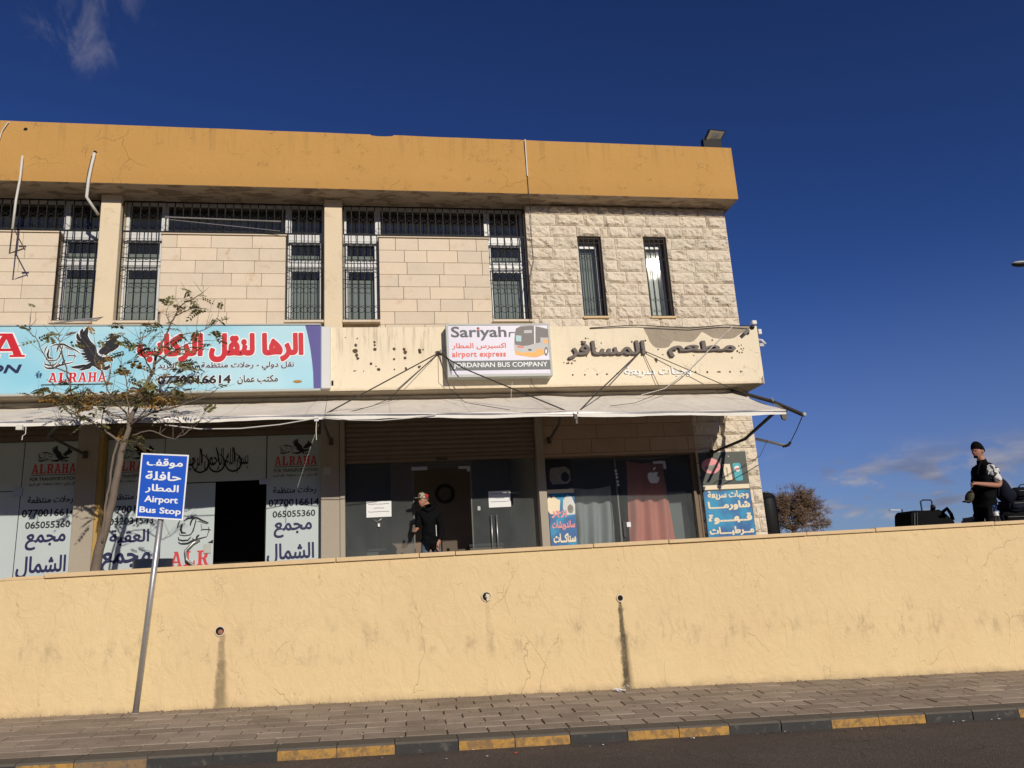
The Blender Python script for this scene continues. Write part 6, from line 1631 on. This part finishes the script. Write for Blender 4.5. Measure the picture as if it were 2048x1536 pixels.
# luggage stack standing on a low trolley
def bag(label, u0, v0, u1, v1, dy, m, rough=.02, rot=0):
    a = L_(u0, v1, dy); c = L_(u1, v0, dy)
    t = thing('travel_bag', label, 'bag', ((a.x + c.x) / 2, YL + dy, a.z))
    cx, cz = (a.x + c.x) / 2, (a.z + c.z) / 2; sx, sz = (c.x - a.x) / 2, (c.z - a.z) / 2
    r6 = random.Random(int(u0)); j = lambda s_: r6.uniform(-s_, s_)
    P = [Vector((cx + q * sx * (1 + j(.06)) - (w * sx * rot if w > 0 else 0), YL + dy + e * .19, cz + w * sz * (1 + (j(.12) + rot * q * 1.5 if w > 0 else 0)))) for w in (-1, 1) for q, e in ((-1, -1), (1, -1), (1, 1), (-1, 1))]
    b = MB(); b.hexa(P); o = b.build('body', m, t)
    bm = bmesh.new(); bm.from_mesh(o.data); bmesh.ops.bevel(bm, geom=list(bm.edges), offset=min(.05, sz * .45), segments=3, affect='EDGES')
    bmesh.ops.subdivide_edges(bm, edges=[e_ for e_ in bm.edges if e_.calc_length() > .08], cuts=4, use_grid_fill=True)
    for v in bm.verts: v.co += Vector((mnoise.noise(v.co * 9 + Vector((u0, 0, 0))), mnoise.noise(v.co * 8 + Vector((0, u0, 0))), mnoise.noise(v.co * 10))) * .022
    for f_2 in bm.faces: f_2.smooth = True
    bm.to_mesh(o.data); bm.free()
    b = MB(); b.tube([(cx - sx * .85, YL + dy - .205, cz + sz * .35), (cx, YL + dy - .212, cz + sz * .30), (cx + sx * .85, YL + dy - .205, cz + sz * .35)], .007, 5); b.build('zip', 'greyplastic', t)
    b = MB(); b.tube([(cx - sx * .4, YL + dy - .05, cz + sz), (cx - sx * .2, YL + dy - .05, cz + sz + .05), (cx + sx * .2, YL + dy - .05, cz + sz + .05), (cx + sx * .4, YL + dy - .05, cz + sz)], .010, 6)
    b.build('carry_handle', 'plastic', t, smooth=True); return t
bag('dark grey patterned bag on top of the luggage heap at the right edge', 2018, 974, 2075, 1000, .12, 'darkcloth', .10, .10)
bag('dark navy bag in the luggage heap behind the man', 2008, 998, 2072, 1024, .16, 'navycloth', .05)
bag('low black bag under the luggage heap at the right edge', 1996, 1020, 2080, 1060, .2, 'blackbag', .04)
bag('small grey bag standing left of the man behind the wall', 1938, 1034, 1962, 1062, .45, 'greyplastic', .05)
lc = thing('luggage_trolley', 'low flat trolley carrying the luggage heap at the right edge', 'trolley', (10.7, YL + .3, LOC_T))
zt_ = L_(2030, 1062, .2).z
MB().box(L_(1990, 1060, .2).x, L_(2085, 1060, .2).x, YL + .02, YL + .6, zt_ - .06, zt_ - .01).build('deck', 'bracket', lc)
for dx in (.15, .8):
    for dy in (.1, .5):
        x = L_(1990, 1060, .2).x + dx; MB().tube([(x, YL + dy, zt_ - .06), (x, YL + dy, LOC_T + .08)], .02, 6).build('leg', 'bracket', lc); MB().tube([(x, YL + dy - .02, LOC_T + .06), (x, YL + dy + .02, LOC_T + .06)], .06, 12).build('wheel', 'plastic', lc)
st = MB().box(L_(1815, 1060).x, L_(1918, 1060).x, YL + .02, YL + .42, LOC_T, L_(1860, 1060).z - .003).build('crate', 'greyplastic', bevel=.01); tag(st, 'grey crate hidden behind the wall under the black suitcase', 'crate')
st = MB().box(L_(1934, 1060, .45).x, L_(1966, 1060, .45).x, YL + .3, YL + .62, LOC_T, L_(1950, 1062, .45).z - .003).build('crate', 'greyplastic', bevel=.01); tag(st, 'grey crate hidden behind the wall under the small grey bag', 'crate')
# water bottle on the coping
bo = thing('water_bottle', 'clear plastic water bottle standing on the wall coping in front of the man', 'bottle', (0, 0, 0))
bb_ = at(1996, 1039, 10.12); bo.location = (bb_.x, 10.12, WT + .058); LOC[bo.name] = Vector(bo.location)
def lathe(c, prof, n=14, tilt=0):
    b = MB(); V = []
    for r_, z_ in prof: V += [(c.x + r_ * math.cos(2 * math.pi * k / n) - tilt * z_, c.y + r_ * math.sin(2 * math.pi * k / n), c.z + z_) for k in range(n)]
    b.add(V, [(i * n + k, i * n + (k + 1) % n, (i + 1) * n + (k + 1) % n, (i + 1) * n + k) for i in range(len(prof) - 1) for k in range(n)]); return b
cB = Vector(bo.location)
lathe(cB, [(0, 0), (.030, .002), (.033, .02), (.031, .07), (.033, .09), (.033, .15), (.028, .185), (.014, .205), (.013, .22)], tilt=.12).build('body', 'bottle', bo, smooth=True)
lathe(cB + Vector((0, 0, 0)), [(.0342, .085), (.0342, .145)], tilt=.12).build('label_sleeve', 'paper', bo, smooth=True)
lathe(cB + Vector((-.025, 0, .218)), [(.0, 0), (.016, 0), (.016, .02), (0, .021)]).build('cap', 'roadblue', bo, smooth=True)
# grey drum beside the door of the left shop
dq = at(305, 1135, 12.4); dr = thing('drum', 'grey metal drum standing by the glass door left of the sign pole', 'drum', (dq.x, 12.4, LOC_T))
tz = at(305, 1119, 12.4).z
lathe(Vector((dq.x, 12.4, LOC_T)), [(0, 0), (.27, 0), (.275, .3), (.27, .31), (.285, .32), (.27, .33), (.275, tz - LOC_T - .02), (.285, tz - LOC_T), (.26, tz - LOC_T), (.255, tz - LOC_T - .06), (0, tz - LOC_T - .06)], 28).build('body', 'curtain', dr, smooth=False)

# ================================================================== litter
def scrap(label, x, y, z, s, m='paper', grp='scraps of litter along the kerb', nm='paper_scrap'):
    b = MB(); n = 7; V = []; r2 = random.Random(int(abs(x * 1000)))
    for k in range(n):
        a = 2 * math.pi * k / n; V.append((x + math.cos(a) * s * r2.uniform(.5, 1.1), y + math.sin(a) * s * r2.uniform(.4, .9), z + r2.uniform(.004, s * .5)))
    V.append((x, y, z + s * .35)); b.add(V, [(k, (k + 1) % n, n) for k in range(n)])
    o = b.build(nm, m); o['label'] = label; o['category'] = 'litter'
    if grp: o['group'] = grp
def ongr(px, py, zone):
    r = MC @ Vector((px - 1024, -(py - 768), -FOC))
    y = 8.0
    for _ in range(40):
        x = r.x / r.y * y; z = zpave(x, y) if zone == 'p' else zroad(x)
        y = z / (r.z / r.y)
        y = max(6.0, min(9.97, y))
    return r.x / r.y * y, y, z
x, y, z = ongr(1243, 1383, 'p')
cr = thing('crumpled_paper', 'crumpled white paper lying at the foot of the wall under the stained pipe', 'litter', (x, y, z))
b = MB(); r3 = random.Random(4)
for k in range(9):
    c = Vector((x + r3.uniform(-.07, .07), y + r3.uniform(-.03, .03), z + r3.uniform(.01, .05))); p_ = [c + Vector((r3.uniform(-.06, .06), r3.uniform(-.04, .04), r3.uniform(-.01, .04))) for _ in range(4)]
    b.add(p_, [(0, 1, 2), (0, 2, 3)])
b.build('sheet', 'paper', cr)
for (u, v, s) in ((945, 1487 + 10, .02), (975, 1513, .016), (893, 1519, .02), (1084, 1499, .018), (1180, 1494, .018), (1206, 1491, .020), (1385, 1478, .030), (1515, 1468, .012), (1570, 1464, .018), (1723, 1459, .015), (1890, 1440, .020), (1916, 1440, .022), (1972, 1437, .016), (1995, 1438, .022), (1268, 1479, .016), (765, 1516, .014), (1582, 1465, .01)):
    x, y, z = ongr(u, v, 'r'); scrap('small white scrap of litter on the asphalt by the kerb', x, min(y, 7.97), z, s)
for (u, v, s) in ((1203, 1445, .028), (977, 1431, .012), (473, 1432, .012), (803, 1475, .015), (1550, 1385, .012), (1540, 1393, .010)):
    x, y, z = ongr(u, v, 'p'); scrap('small white scrap of litter on the paving', x, y, z, s, grp='scraps of litter on the pavement')
x, y, z = ongr(1033, 1507, 'r'); scrap('red flattened wrapper on the asphalt by the kerb', x, y, z, .03, 'coral', None, 'wrapper')
b = MB(); r5 = random.Random(11)
for k in range(420):
    x = r5.uniform(-4.8, 8.8); y = (8.3 + 1.69 * r5.random() ** .5) if r5.random() < .6 else 8 - .5 * r5.random() ** 2
    z = (zpave(x, y) if y > 8.2 else zroad(x)) + .006; s = r5.uniform(.006, .022); a = r5.uniform(0, 6.28)
    d1 = Vector((math.cos(a), math.sin(a), r5.uniform(0, .5))) * s; d2 = Vector((-math.sin(a), math.cos(a), r5.uniform(0, .6))) * s * .4; c = Vector((x, y, z))
    b.add([c - d1, c + d2, c + d1, c - d2], [(0, 1, 2, 3)])
for k in range(900):   # crumbs of render and grit at the wall foot
    x = r5.uniform(-4.8, 9.0); y = 9.99 - .05 * r5.random() ** 2 - .004; z = zpave(x, y); s = r5.uniform(.004, .014) 
    c = Vector((x, y, z + s * .3)); b.add([c + Vector((r5.uniform(-s, s), r5.uniform(-s, s), r5.uniform(0, s))) for _ in range(3)], [(0, 1, 2)])
o = b.build('leaf_litter', 'dryleaf'); o['kind'] = 'stuff'
